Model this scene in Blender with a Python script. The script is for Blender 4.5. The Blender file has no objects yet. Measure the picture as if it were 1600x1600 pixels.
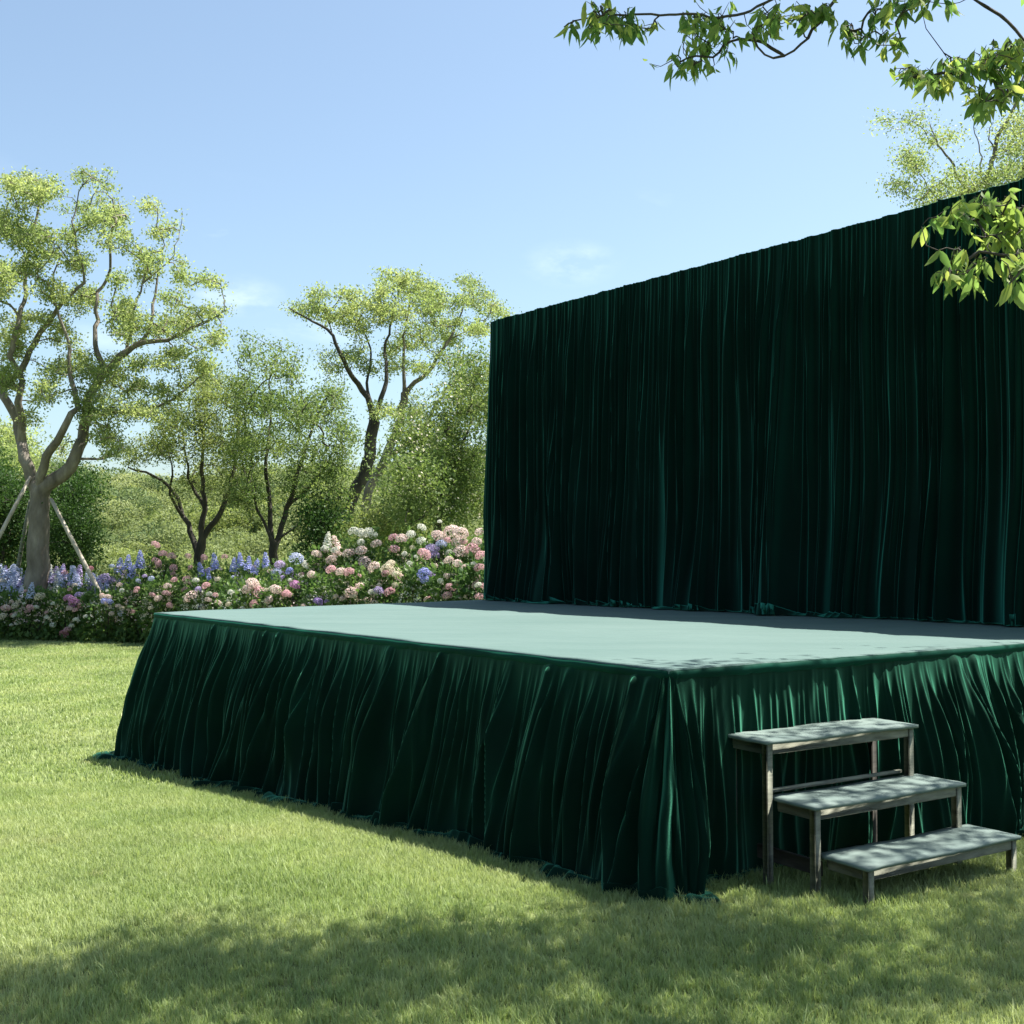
import bpy, math, random
import numpy as np
from mathutils import Vector

SC = bpy.context.scene
COL = SC.collection
PI = math.pi
R = math.radians
rs = np.random.RandomState

# ------------------------------------------------------------------ camera
FPX = 1854.0
PITCH = 0.0323
CAMZ = 1.6
_c, _s = math.cos(PITCH), math.sin(PITCH)


def ray(px, py):
    a, b = (px - 800) / FPX, -(py - 800) / FPX
    return np.array([a, _c - b * _s, _s + b * _c])


def at(px, py, Y):
    d = ray(px, py)
    return np.array([0, 0, CAMZ]) + d * (Y / d[1])


def atz(px, py, z):
    d = ray(px, py)
    return np.array([0, 0, CAMZ]) + d * ((z - CAMZ) / d[2])


def sm(x, a=0.0, b=1.0):
    t = np.clip((np.asarray(x, float) - a) / (b - a), 0, 1)
    return t * t * (3 - 2 * t)


def gz(x, y):
    """height of the lawn"""
    x = np.asarray(x, float); y = np.asarray(y, float)
    return -0.30 * sm(y, 5.0, 11.5) + 0.012 * np.sin(x * 0.9 + 1) * np.sin(y * 0.7)


# ------------------------------------------------------------------ object helpers
def tag(o, label=None, cat=None, group=None, kind=None):
    if label: o['label'] = label
    if cat: o['category'] = cat
    if group: o['group'] = group
    if kind: o['kind'] = kind
    return o


def empty(name, loc=(0, 0, 0), label=None, cat=None, group=None):
    o = bpy.data.objects.new(name, None)
    o.empty_display_size = 0.1
    o.location = loc
    COL.objects.link(o)
    return tag(o, label, cat, group)


def mesh_np(name, V, F, mat=None, parent=None, smooth=False, loc=None):
    """V (n,3), F list/array of faces (all same length when an array)"""
    V = np.asarray(V, np.float32)
    me = bpy.data.meshes.new(name)
    me.vertices.add(len(V))
    me.vertices.foreach_set('co', V.ravel())
    if isinstance(F, np.ndarray):
        k = F.shape[1]
        me.loops.add(F.size)
        me.loops.foreach_set('vertex_index', F.astype(np.int32).ravel())
        me.polygons.add(len(F))
        me.polygons.foreach_set('loop_start', np.arange(0, F.size, k, dtype=np.int32))
    else:
        tot = sum(len(f) for f in F)
        me.loops.add(tot)
        me.loops.foreach_set('vertex_index', np.array([i for f in F for i in f], np.int32))
        me.polygons.add(len(F))
        st = np.cumsum([0] + [len(f) for f in F[:-1]])
        me.polygons.foreach_set('loop_start', st.astype(np.int32))
    me.update(calc_edges=True)
    me.validate()
    if smooth:
        me.polygons.foreach_set('use_smooth', [True] * len(me.polygons))
    if mat: me.materials.append(mat)
    o = bpy.data.objects.new(name, me)
    COL.objects.link(o)
    if parent:
        o.parent = parent
        o.matrix_parent_inverse.identity()
    if loc is not None: o.location = loc
    return o


def grid_faces(nr, nc):
    i = np.arange(nr - 1)[:, None] * nc + np.arange(nc - 1)[None, :]
    i = i.ravel()
    return np.stack([i, i + 1, i + nc + 1, i + nc], 1)


class MB:
    def __init__(s): s.V = []; s.F = []; s.n = 0

    def add(s, V, F):
        s.V.append(np.asarray(V, float)); s.F += [tuple(int(i) + s.n for i in f) for f in F]; s.n += len(V)

    def obox(s, o, u, v, w, lu, lv, lw, bev=0.004):
        """bevelled box, origin o at the corner, unit axes u v w"""
        o, u, v, w = (np.asarray(a, float) for a in (o, u, v, w))
        b = bev
        V = []; idx = {}
        for i in (0, 1):
            for j in (0, 1):
                for k in (0, 1):
                    c = [i * lu, j * lv, k * lw]
                    sg = [1 - 2 * i, 1 - 2 * j, 1 - 2 * k]
                    for ax in range(3):
                        q = [c[m] + (0 if m == ax else sg[m] * b) for m in range(3)]
                        idx[(i, j, k, ax)] = len(V)
                        V.append(o + q[0] * u + q[1] * v + q[2] * w)
        F = []
        for ax in range(3):
            for sd in (0, 1):
                A = [m for m in range(3) if m != ax]
                ring = []
                for (p, q) in ((0, 0), (1, 0), (1, 1), (0, 1)):
                    key = [0, 0, 0]; key[ax] = sd; key[A[0]] = p; key[A[1]] = q
                    ring.append(idx[(*key, ax)])
                F.append(ring if (sd == 1) ^ (ax == 1) else ring[::-1])
        for ax in range(3):
            A = [m for m in range(3) if m != ax]
            for p in (0, 1):
                for q in (0, 1):
                    k0 = [0, 0, 0]; k0[A[0]] = p; k0[A[1]] = q
                    k1 = list(k0); k1[ax] = 1
                    F.append([idx[(*k0, A[0])], idx[(*k1, A[0])], idx[(*k1, A[1])], idx[(*k0, A[1])]])
        for i in (0, 1):
            for j in (0, 1):
                for k in (0, 1):
                    F.append([idx[(i, j, k, 0)], idx[(i, j, k, 1)], idx[(i, j, k, 2)]])
        s.add(V, F)

    def tube(s, P, rad, sides=6, cap=True):
        P = np.asarray(P, float); n = len(P)
        rad = np.broadcast_to(np.asarray(rad, float), (n,))
        T = np.gradient(P, axis=0); T /= np.linalg.norm(T, axis=1)[:, None] + 1e-9
        up = np.array([0.31, 0.17, 0.93]) if abs(T[0][2]) < 0.8 else np.array([0.9, 0.3, 0.1])
        V = []
        a = np.arange(sides) / sides * 2 * PI
        x = np.cross(up, T[0]); x /= np.linalg.norm(x)
        for i in range(n):
            x = x - T[i] * (x @ T[i]); x /= np.linalg.norm(x) + 1e-9
            y = np.cross(T[i], x)
            V.append(P[i] + rad[i] * (np.cos(a)[:, None] * x + np.sin(a)[:, None] * y))
        V = np.concatenate(V)
        F = []
        for i in range(n - 1):
            for j in range(sides):
                k = (j + 1) % sides
                F.append((i * sides + j, i * sides + k, (i + 1) * sides + k, (i + 1) * sides + j))
        if cap:
            F.append(tuple(range(sides))[::-1]); F.append(tuple((n - 1) * sides + j for j in range(sides)))
        s.add(V, F)

    def build(s, name, mat, parent=None, smooth=False, loc=None):
        return mesh_np(name, np.concatenate(s.V), s.F, mat, parent, smooth, loc)


# ------------------------------------------------------------------ materials
def newmat(name):
    m = bpy.data.materials.new(name); m.use_nodes = True
    nt = m.node_tree; nt.nodes.clear()
    out = nt.nodes.new('ShaderNodeOutputMaterial')
    return m, nt, out


def N(nt, typ, **kw):
    n = nt.nodes.new('ShaderNode' + typ)
    for k, v in kw.items():
        if k in n.inputs.keys():
            n.inputs[k].default_value = v
        else:
            setattr(n, k, v)
    return n


def ramp(nt, fac, stops):
    n = nt.nodes.new('ShaderNodeValToRGB')
    e = n.color_ramp.elements
    while len(e) < len(stops): e.new(0.5)
    for i, (p, c) in enumerate(stops):
        e[i].position = p; e[i].color = (*c, 1) if len(c) == 3 else c
    nt.links.new(fac, n.inputs[0])
    return n.outputs[0]


def noise(nt, scale, detail=4, rough=0.5, vec=None, out='Fac'):
    n = N(nt, 'TexNoise'); n.inputs['Scale'].default_value = scale
    n.inputs['Detail'].default_value = detail; n.inputs['Roughness'].default_value = rough
    if vec is None:
        tc = N(nt, 'TexCoord'); vec = tc.outputs['Object']
    nt.links.new(vec, n.inputs['Vector'])
    return n.outputs[out]


def mixc(nt, fac, a, b, mode='MIX'):
    n = nt.nodes.new('ShaderNodeMix'); n.data_type = 'RGBA'; n.blend_type = mode
    for sock, v in ((n.inputs[0], fac), (n.inputs[6], a), (n.inputs[7], b)):
        if isinstance(v, (int, float)): sock.default_value = v
        elif isinstance(v, tuple): sock.default_value = (*v, 1)
        else: nt.links.new(v, sock)
    return n.outputs[2]


def leafmat(name, dark, mid, light, trans=0.45, rough=0.5, clump=0.9, spec=0.15, tb=1.5, isl=0.5):
    m, nt, out = newmat(name)
    geo = N(nt, 'NewGeometry')
    c = ramp(nt, geo.outputs['Random Per Island'], [(0.0, dark), (0.5, mid), (1.0, light)])
    nz = noise(nt, clump, 3, .6, geo.outputs['Position'])
    c2 = ramp(nt, nz, [(0.35, dark), (0.5, mid), (0.66, light)])
    c = mixc(nt, 1 - isl, c, c2)
    p = N(nt, 'BsdfPrincipled', Roughness=rough)
    p.inputs['Specular IOR Level'].default_value = spec
    if name == 'grass_blade':
        d1 = ramp(nt, noise(nt, 0.55, 5, .65, geo.outputs['Position']), [(0.46, (0, 0, 0)), (0.70, (.75, .75, .75))])
        c = mixc(nt, d1, c, (0.43, 0.465, 0.235))
        d2 = ramp(nt, noise(nt, 2.6, 4, .6, geo.outputs['Position']), [(0.63, (0, 0, 0)), (0.77, (.7, .7, .7))])
        c = mixc(nt, d2, c, (0.48, 0.44, 0.26))
    nt.links.new(c, p.inputs['Base Color'])
    t = N(nt, 'BsdfTranslucent')
    tc = mixc(nt, 1.0, c, (tb, tb * 1.02, tb * 0.7), 'MULTIPLY')
    nt.links.new(tc, t.inputs['Color'])
    mx = N(nt, 'MixShader'); mx.inputs[0].default_value = trans
    nt.links.new(p.outputs[0], mx.inputs[1]); nt.links.new(t.outputs[0], mx.inputs[2])
    nt.links.new(mx.outputs[0], out.inputs[0])
    return m


def velvet(name, base, sheen, sw=1.0, sr=0.35):
    m, nt, out = newmat(name)
    nz = noise(nt, 2.2, 3)
    c = ramp(nt, nz, [(0.35, tuple(v * 0.75 for v in base)), (0.65, tuple(v * 1.3 for v in base))])
    p = N(nt, 'BsdfPrincipled', Roughness=0.62)
    p.inputs['Specular IOR Level'].default_value = 0.04
    nt.links.new(c, p.inputs['Base Color'])
    p.inputs['Sheen Weight'].default_value = sw
    p.inputs['Sheen Roughness'].default_value = sr
    p.inputs['Sheen Tint'].default_value = (*sheen, 1)
    nt.links.new(p.outputs[0], out.inputs[0])
    return m


def simple(name, stops, scale=6, rough=0.7, bump=0.2, bscale=40, dist=0.01, stretch=None, spec=0.3):
    m, nt, out = newmat(name)
    tc = N(nt, 'TexCoord'); vec = tc.outputs['Object']
    if stretch:
        mp = N(nt, 'Mapping'); mp.inputs['Scale'].default_value = stretch
        nt.links.new(vec, mp.inputs[0]); vec = mp.outputs[0]
    nz = noise(nt, scale, 6, 0.6, vec)
    c = ramp(nt, nz, stops)
    p = N(nt, 'BsdfPrincipled', Roughness=rough)
    p.inputs['Specular IOR Level'].default_value = spec
    nt.links.new(c, p.inputs['Base Color'])
    if bump:
        n1 = noise(nt, bscale, 5, 0.6, vec)
        b = N(nt, 'Bump', Strength=bump, Distance=dist)
        nt.links.new(n1, b.inputs['Height']); nt.links.new(b.outputs[0], p.inputs['Normal'])
    nt.links.new(p.outputs[0], out.inputs[0])
    return m


M = {}
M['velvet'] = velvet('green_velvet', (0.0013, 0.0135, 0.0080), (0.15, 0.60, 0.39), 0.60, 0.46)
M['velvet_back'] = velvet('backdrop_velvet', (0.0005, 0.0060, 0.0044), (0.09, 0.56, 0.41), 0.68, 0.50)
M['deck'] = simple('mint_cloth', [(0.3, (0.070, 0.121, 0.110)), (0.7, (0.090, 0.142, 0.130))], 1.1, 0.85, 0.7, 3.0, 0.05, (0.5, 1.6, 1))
M['band'] = velvet('hem_velvet', (0.003, 0.034, 0.022), (0.08, 0.5, 0.34), 0.35, 0.35)
M['dark'] = simple('dark_underside', [(0, (0.01, 0.012, 0.012)), (1, (0.02, 0.022, 0.02))], 6, 0.9, 0)
M['steel'] = simple('pipe_steel', [(0.3, (0.3, 0.3, 0.3)), (0.7, (0.4, 0.4, 0.4))], 6, 0.4, 0)
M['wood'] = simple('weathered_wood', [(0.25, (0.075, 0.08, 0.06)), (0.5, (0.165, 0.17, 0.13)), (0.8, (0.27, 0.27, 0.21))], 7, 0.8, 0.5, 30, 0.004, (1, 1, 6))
M['wood_dark_shaded'] = simple('dark_wood_shaded', [(0.25, (0.02, 0.019, 0.016)), (0.8, (0.06, 0.055, 0.045))], 7, 0.85, 0.4, 30, 0.004, (1, 1, 6))  # dark brown rear wood, deepened to paint the shade beneath the steps
M['tread'] = simple('tread_cloth', [(0.25, (0.085, 0.125, 0.115)), (0.7, (0.15, 0.195, 0.175))], 5, 0.75, 0.3, 16, 0.006)
M['bark'] = simple('grey_bark', [(0.3, (0.09, 0.076, 0.062)), (0.55, (0.20, 0.172, 0.142)), (0.75, (0.32, 0.285, 0.24))], 5, 0.9, 0.9, 14, 0.03, (1, 1, 0.3))
M['bark_dark'] = simple('dark_bark', [(0.3, (0.028, 0.024, 0.02)), (0.75, (0.10, 0.088, 0.07))], 5, 0.9, 0.8, 14, 0.03, (1, 1, 0.3))
M['pole'] = simple('pale_pole', [(0.3, (0.32, 0.27, 0.20)), (0.7, (0.52, 0.47, 0.38))], 6, 0.7, 0.3, 30, 0.01, (1, 1, 0.2))
M['leaf_pale'] = leafmat('leaf_pale', (0.12, 0.175, 0.06), (0.23, 0.29, 0.115), (0.40, 0.43, 0.20), 0.46, clump=0.7)
M['leaf_mid'] = leafmat('leaf_mid', (0.055, 0.10, 0.03), (0.125, 0.18, 0.055), (0.25, 0.30, 0.11), 0.40, clump=0.8)
M['leaf_olive'] = leafmat('leaf_olive', (0.07, 0.11, 0.035), (0.155, 0.20, 0.065), (0.30, 0.33, 0.13), 0.40, clump=0.8)
M['leaf_dark'] = leafmat('leaf_dark', (0.018, 0.045, 0.012), (0.037, 0.082, 0.021), (0.074, 0.131, 0.033), 0.3, clump=1.2)
M['leaf_bed'] = leafmat('leaf_bed', (0.035, 0.08, 0.025), (0.075, 0.14, 0.04), (0.16, 0.235, 0.08), 0.38, clump=2.0)
M['leaf_near'] = leafmat('leaf_near', (0.06, 0.125, 0.04), (0.115, 0.20, 0.06), (0.26, 0.33, 0.11), 0.58, 0.5, clump=1.5, spec=0.25, tb=1.7)
M['leaf_sunlit_yellow'] = leafmat('leaf_sunlit_yellow', (0.13, 0.20, 0.05), (0.22, 0.29, 0.08), (0.40, 0.41, 0.13), 0.5, 0.5, clump=2.5, spec=0.25)  # yellow-green leaf tone with the sunlight painted into the colour
M['scrub'] = leafmat('leaf_scrub', (0.13, 0.17, 0.075), (0.23, 0.27, 0.125), (0.34, 0.37, 0.19), 0.32, clump=0.16, spec=0.02, isl=.15)  # paler leaf colour stands in for distance haze on the hill
M['scrub_dark'] = leafmat('leaf_scrub_dark', (0.06, 0.10, 0.045), (0.12, 0.165, 0.075), (0.20, 0.25, 0.12), 0.3, clump=0.16, spec=0.02, isl=.15)
M['grass'] = leafmat('grass_blade', (0.14, 0.215, 0.065), (0.26, 0.345, 0.125), (0.42, 0.465, 0.22), 0.38, 0.5, clump=0.8, spec=0.25, tb=1.2)


def petal(name, a, b):
    m, nt, out = newmat(name)
    geo = N(nt, 'NewGeometry')
    c = ramp(nt, geo.outputs['Random Per Island'], [(0, a), (1, b)])
    p = N(nt, 'BsdfPrincipled', Roughness=0.6); p.inputs['Specular IOR Level'].default_value = 0.2
    nt.links.new(c, p.inputs['Base Color'])
    t = N(nt, 'BsdfTranslucent'); nt.links.new(c, t.inputs['Color'])
    mx = N(nt, 'MixShader'); mx.inputs[0].default_value = 0.3
    nt.links.new(p.outputs[0], mx.inputs[1]); nt.links.new(t.outputs[0], mx.inputs[2])
    nt.links.new(mx.outputs[0], out.inputs[0])
    return m


PET = {
    'pink': petal('petal_pink', (0.606, 0.332, 0.371), (0.802, 0.567, 0.567)),
    'blush': petal('petal_blush', (0.665, 0.489, 0.450), (0.830, 0.723, 0.665)),
    'white': petal('petal_white', (0.645, 0.645, 0.547), (0.841, 0.830, 0.762)),
    'cream': petal('petal_cream', (0.606, 0.538, 0.411), (0.802, 0.733, 0.586)),
    'lilac': petal('petal_lilac', (0.430, 0.332, 0.586), (0.645, 0.547, 0.762)),
    'blue': petal('petal_blue', (0.23, 0.26, 0.55), (0.42, 0.45, 0.76)),
    'pale': petal('petal_pale_blue', (0.450, 0.508, 0.704), (0.665, 0.684, 0.821)),
    'magenta': petal('petal_magenta', (0.489, 0.196, 0.430), (0.684, 0.411, 0.606)),
    'purple': petal('petal_purple', (0.293, 0.196, 0.489), (0.489, 0.352, 0.645)),
    'rose': petal('petal_rose', (0.489, 0.176, 0.244), (0.645, 0.352, 0.391)),
}

# ------------------------------------------------------------------ ground and hill
xs = np.unique(np.concatenate([np.linspace(-900, -30, 18), np.linspace(-30, 30, 241), np.linspace(30, 900, 18)]))
ys = np.unique(np.concatenate([np.linspace(-300, -8, 10), np.linspace(-8, 40, 193), np.linspace(40, 1800, 24)]))
X, Y = np.meshgrid(xs, ys)
Z = gz(X, Y)
m, nt, out = newmat('lawn_soil')
nz = noise(nt, 0.9, 6, 0.6)
n2 = noise(nt, 9, 4, 0.7)
c1 = ramp(nt, nz, [(0.3, (0.10, 0.14, 0.05)), (0.55, (0.14, 0.18, 0.07)), (0.75, (0.20, 0.215, 0.10))])
c2 = ramp(nt, n2, [(0.35, (0.6, 0.6, 0.6)), (0.7, (1.15, 1.1, 1.0))])
p = N(nt, 'BsdfPrincipled', Roughness=0.95); p.inputs['Specular IOR Level'].default_value = 0.1
nt.links.new(mixc(nt, 1.0, c1, c2, 'MULTIPLY'), p.inputs['Base Color'])
nt.links.new(p.outputs[0], out.inputs[0]); M['soil'] = m
lawn = mesh_np('lawn', np.stack([X.ravel(), Y.ravel(), Z.ravel()], 1), grid_faces(len(ys), len(xs)), M['soil'], smooth=True)
tag(lawn, 'sunlit mown green lawn in front of the stage', 'lawn', kind='structure')


def hz(x, y):
    x = np.asarray(x, float); y = np.asarray(y, float)
    h = 5.0 + 0.8 * np.sin(x * 0.05 + 1.0) + 0.5 * np.sin(x * 0.13 + 2.0) + 2.0 * sm(-x, 22, 34)
    return -0.9 + (h + 0.9) * sm(y, 33, 82) + 0.35 * np.sin(x * 0.45 + y * 0.2) * sm(y, 34, 44)


hx = np.linspace(-110, 90, 120); hy = np.linspace(31, 150, 70)
X, Y = np.meshgrid(hx, hy)
m = simple('hill_grass', [(0.3, (0.10, 0.15, 0.045)), (0.7, (0.19, 0.25, 0.08))], 0.25, 0.95, 0.6, 2.0, 0.3)
hill = mesh_np('hill', np.stack([X.ravel(), Y.ravel(), hz(X, Y).ravel()], 1), grid_faces(len(hy), len(hx)), m, smooth=True)
tag(hill, 'low green hill rising behind the garden trees', 'hill', kind='structure')


# ------------------------------------------------------------------ instancing for stuff
def instancer(name, pts, rot, scl, src_objs, label, cat):
    me = bpy.data.meshes.new(name)
    me.vertices.add(len(pts))
    me.vertices.foreach_set('co', np.asarray(pts, np.float32).ravel())
    a = me.attributes.new('rot', 'FLOAT_VECTOR', 'POINT'); a.data.foreach_set('vector', np.asarray(rot, np.float32).ravel())
    a = me.attributes.new('scl', 'FLOAT', 'POINT'); a.data.foreach_set('value', np.asarray(scl, np.float32).ravel())
    o = bpy.data.objects.new(name, me); COL.objects.link(o)
    c = bpy.data.collections.new(name + '_sources')
    for s in src_objs:
        for cc in list(s.users_collection): cc.objects.unlink(s)
        c.objects.link(s)
    g = bpy.data.node_groups.new(name + '_scatter', 'GeometryNodeTree')
    g.interface.new_socket('Geometry', in_out='INPUT', socket_type='NodeSocketGeometry')
    g.interface.new_socket('Geometry', in_out='OUTPUT', socket_type='NodeSocketGeometry')
    gi = g.nodes.new('NodeGroupInput'); go = g.nodes.new('NodeGroupOutput')
    iop = g.nodes.new('GeometryNodeInstanceOnPoints')
    ci = g.nodes.new('GeometryNodeCollectionInfo')
    ci.inputs['Collection'].default_value = c
    ci.inputs['Separate Children'].default_value = True
    ci.inputs['Reset Children'].default_value = True
    ar = g.nodes.new('GeometryNodeInputNamedAttribute'); ar.data_type = 'FLOAT_VECTOR'; ar.inputs[0].default_value = 'rot'
    asc = g.nodes.new('GeometryNodeInputNamedAttribute'); asc.data_type = 'FLOAT'; asc.inputs[0].default_value = 'scl'
    L = g.links.new
    L(gi.outputs[0], iop.inputs['Points']); L(ci.outputs[0], iop.inputs['Instance'])
    iop.inputs['Pick Instance'].default_value = True
    L(ar.outputs[0], iop.inputs['Rotation']); L(asc.outputs[0], iop.inputs['Scale'])
    L(iop.outputs[0], go.inputs[0])
    md = o.modifiers.new('scatter', 'NODES'); md.node_group = g
    return tag(o, label, cat, kind='stuff')


def leaf_quads(C, D, Nn, ln, wd):
    """diamond leaves: centre/base C, direction D, side reference Nn, length, width"""
    D = D / (np.linalg.norm(D, axis=1)[:, None] + 1e-9)
    S = np.cross(D, Nn); S /= np.linalg.norm(S, axis=1)[:, None] + 1e-9
    ln = ln[:, None]; wd = wd[:, None]
    up = np.cross(S, D)
    a = C; b = C + D * ln * 0.45 + S * wd * 0.5 + up * wd * 0.12
    c = C + D * ln; d = C + D * ln * 0.45 - S * wd * 0.5 + up * wd * 0.12
    V = np.stack([a, b, c, d], 1).reshape(-1, 3)
    F = np.arange(len(V)).reshape(-1, 4)
    return V, F


# ------------------------------------------------------------------ the stage
H = 1.02
A = atz(240, 957, H)[:2]; B = atz(1045, 1047, H)[:2]; D = atz(762, 937, H)[:2]
b2 = atz(1600, 1005, H)[:2]; d2 = atz(1600, 977, H)[:2]
u1, u2 = b2 - B, d2 - D
tt = np.linalg.solve(np.array([u1, -u2]).T, D - B)
Cc = B + u1 * tt[0]
e2 = (Cc - B) / np.linalg.norm(Cc - B)      # along the right-hand front
e1 = (B - A) / np.linalg.norm(B - A)        # along the long front, towards the camera
PERIM = [D, A, B, Cc]


def inward(p, k=1):
    c = sum(PERIM) / 4
    return p + (c - p) / np.linalg.norm(c - p) * k


def path_round(pts, r, step, closed=True, nround=44):
    """closed polyline with rounded corners -> positions, outward normals, arc coordinate"""
    n = len(pts); P = []; Nn = []
    for i in range(n):
        p0, p1, p2 = pts[i - 1], pts[i], pts[(i + 1) % n]
        a = (p1 - p0) / np.linalg.norm(p1 - p0); b = (p2 - p1) / np.linalg.norm(p2 - p1)
        na = np.array([-a[1], a[0]]); nb = np.array([-b[1], b[0]])
        s = -1 if (a[0] * b[1] - a[1] * b[0]) > 0 else 1     # outward side
        na, nb = na * s, nb * s
        cen = p1 - a * r + b * r
        th0 = math.atan2(na[1], na[0]); th1 = math.atan2(nb[1], nb[0])
        dth = (th1 - th0 + PI) % (2 * PI) - PI
        P0 = p1 - a * r; c0 = P0 - na * r
        k = nround
        for j in range(k + 1):
            th = th0 + dth * j / k
            nn = np.array([math.cos(th), math.sin(th)])
            P.append(c0 + nn * r); Nn.append(nn)
        q = p2 - b * r; p = p1 + b * r
        st = step[i]
        m = max(2, int(np.linalg.norm(q - p) / st))
        for j in range(1, m):
            P.append(p + (q - p) * j / m); Nn.append(nb)
    P.append(P[0]); Nn.append(Nn[0])
    P = np.array(P); Nn = np.array(Nn)
    s = np.concatenate([[0], np.cumsum(np.linalg.norm(np.diff(P, axis=0), axis=1))])
    return P, Nn, s


def fold_field(s, t, classes, seed):
    """sum over classes of the max of individual ridge-shaped folds; s columns, t rows (0 top, 1 bottom)"""
    g = rs(seed); O = np.zeros((len(t), len(s)))
    L0, L1 = s[0], s[-1]
    tt = t[:, None]
    for (spacing, w0, w1, a0, a1, drift, ta, tb, spread, pw) in classes:
        Q = np.zeros_like(O)
        n = int((L1 - L0) / spacing)
        for k in range(n):
            c0 = L0 + (k + g.uniform(-.45, 1.45)) * spacing
            d = g.normal(0, drift); w = g.uniform(w0, w1); am = g.uniform(a0, a1)
            t0 = g.uniform(*ta); t1 = g.uniform(*tb)
            wob = g.normal(0, drift * 0.10); ph = g.uniform(0, 6.28)
            lo = np.searchsorted(s, c0 - abs(d) - 3 * w * (1 + spread) - .1); hi = np.searchsorted(s, c0 + abs(d) + 3 * w * (1 + spread) + .1)
            if hi - lo < 2: continue
            cen = c0 + d * tt ** 1.3 + wob * np.sin(tt * 4 + ph)
            ww = w * (1 + spread * tt)
            rp = .16 + w * 8
            Av = am * sm(tt, t0, t0 + rp) * (1 - sm(tt, t1 - .3, t1)) if t1 < 1.3 else am * sm(tt, t0, t0 + rp)
            x = np.abs((s[None, lo:hi] - cen) / ww)
            Q[:, lo:hi] = np.maximum(Q[:, lo:hi], Av * np.exp(-x ** pw))
        O += Q
    return O


def smooth_noise(s, t, ns, ntt, seed):
    g = rs(seed)
    G = g.normal(0, 1, (ntt + 3, ns + 3))
    fs = (s - s[0]) / (s[-1] - s[0]) * ns; ft = t * ntt
    i = np.floor(fs).astype(int); j = np.floor(ft).astype(int)
    i = np.clip(i, 0, ns); j = np.clip(j, 0, ntt)
    a = fs - i; b = ft - j
    a = a * a * (3 - 2 * a); b = (b * b * (3 - 2 * b))[:, None]
    G0 = G[j][:, i] * (1 - a) + G[j][:, i + 1] * a
    G1 = G[j + 1][:, i] * (1 - a) + G[j + 1][:, i + 1] * a
    return G0 * (1 - b) + G1 * b


stage = empty('stage', (*(sum(PERIM) / 4), float(gz(0, 9))), 'low outdoor stage with pale mint top and gathered dark green velvet skirt', 'stage')
so = np.array(stage.location)

P, Nn, s = path_round(PERIM, 0.05, [0.03, 0.0065, 0.006, 0.04])
sA = np.argmin(np.linalg.norm(P - A, axis=1)); sB = np.argmin(np.linalg.norm(P - B, axis=1)); sC = np.argmin(np.linalg.norm(P - Cc, axis=1))
# stretch the arc coordinate at corners so cloth there has its share of folds
ds = np.diff(s); ang = np.linalg.norm(np.diff(Nn, axis=0), axis=1)
s = np.concatenate([[0], np.cumsum(ds + ang * 0.4)])
LA, LB, LC = s[sA], s[sB], s[sC]
T = np.concatenate([np.linspace(0, 0.045, 4)[:-1], np.linspace(0.045, 0.86, 52), np.linspace(0.86, 1, 26)[1:]])
classes = [
    # spacing  w0    w1    a0    a1   drift  start       end      spread pw
    (0.042, 0.008, 0.013, 0.022, 0.045, 0.015, (-.02, .01), (.3, 1.2), 0.7, 1.6),
    (0.115, 0.012, 0.022, 0.045, 0.10, 0.07, (-.03, .03), (1.0, 1.9), 1.4, 1.5),
    (0.36, 0.02, 0.04, 0.05, 0.10, 0.10, (-.3, -.1), (1.4, 1.8), 1.8, 1.6),
]
O = fold_field(s, T, classes, 11)
tt = T[:, None]
tw = np.clip(tt / 0.93, 0, 1)
# flare of the cloth, wider at the far-left corner, held back behind the steps
fl = 0.17 + 0.10 * np.exp(-((s - LA) / 1.2) ** 2) + 0.05 * np.exp(-((s - LB) / .35) ** 2)
hold = sm(s, LB + .25, LB + .55) * (1 - sm(s, LB + 1.75, LB + 2.1))
fl = fl * (1 - 0.97 * hold)
nzf = smooth_noise(s, T, 60, 3, 5)
kick = np.clip((tt - 0.93) / 0.07, 0, 1)
foot = (0.10 + 0.05 * smooth_noise(s, T, 70, 1, 8) + 0.25 * np.exp(-((s - LA) / 0.28) ** 2)) * (1 - .7 * hold)
O = O * (1 - 0.6 * hold) * (0.42 * sm(tt, 0.015, .06) + 0.78 * sm(tt, 0.03, .55)) * (1 - .45 * kick)
nearA = np.exp(-((s - LA) / .35) ** 2)[None, :]
O = O * (1 - .6 * nearA); nzf = nzf * (1 - .8 * nearA)
off = 0.006 + fl[None, :] * tw ** 1.05 + O + 0.018 * nzf * tw + kick * foot
PX = P[None, :, 0] + Nn[None, :, 0] * off; PY = P[None, :, 1] + Nn[None, :, 1] * off
# tangential drift to make the folds lean
TX, TY = -Nn[:, 1], Nn[:, 0]
tn = 0.04 * smooth_noise(s, T, 40, 2, 21) * tw + .005 * smooth_noise(s, T, 200, 8, 22) * tw
PX = PX + TX * tn; PY = PY + TY * tn
G = gz(PX, PY)
zt = H - 0.004
crump = np.abs(smooth_noise(s, T, 230, 24, 9)) * 0.016 + np.abs(smooth_noise(s, T, 90, 18, 19)) * 0.024
PZ = zt + (G - zt) * tw
PZ = np.where(kick > 0, G + 0.006 + crump * np.sin(kick * PI) + O * 0.25 * (1 - kick), PZ)
PZ[-1] = G[-1] + 0.004
V = np.stack([PX, PY, PZ], 2).reshape(-1, 3) - so
band_rows = 5
nc = len(s)
skirt = mesh_np('skirt', V, grid_faces(len(T), nc)[:, ::-1], M['velvet'], stage, smooth=True)
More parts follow.
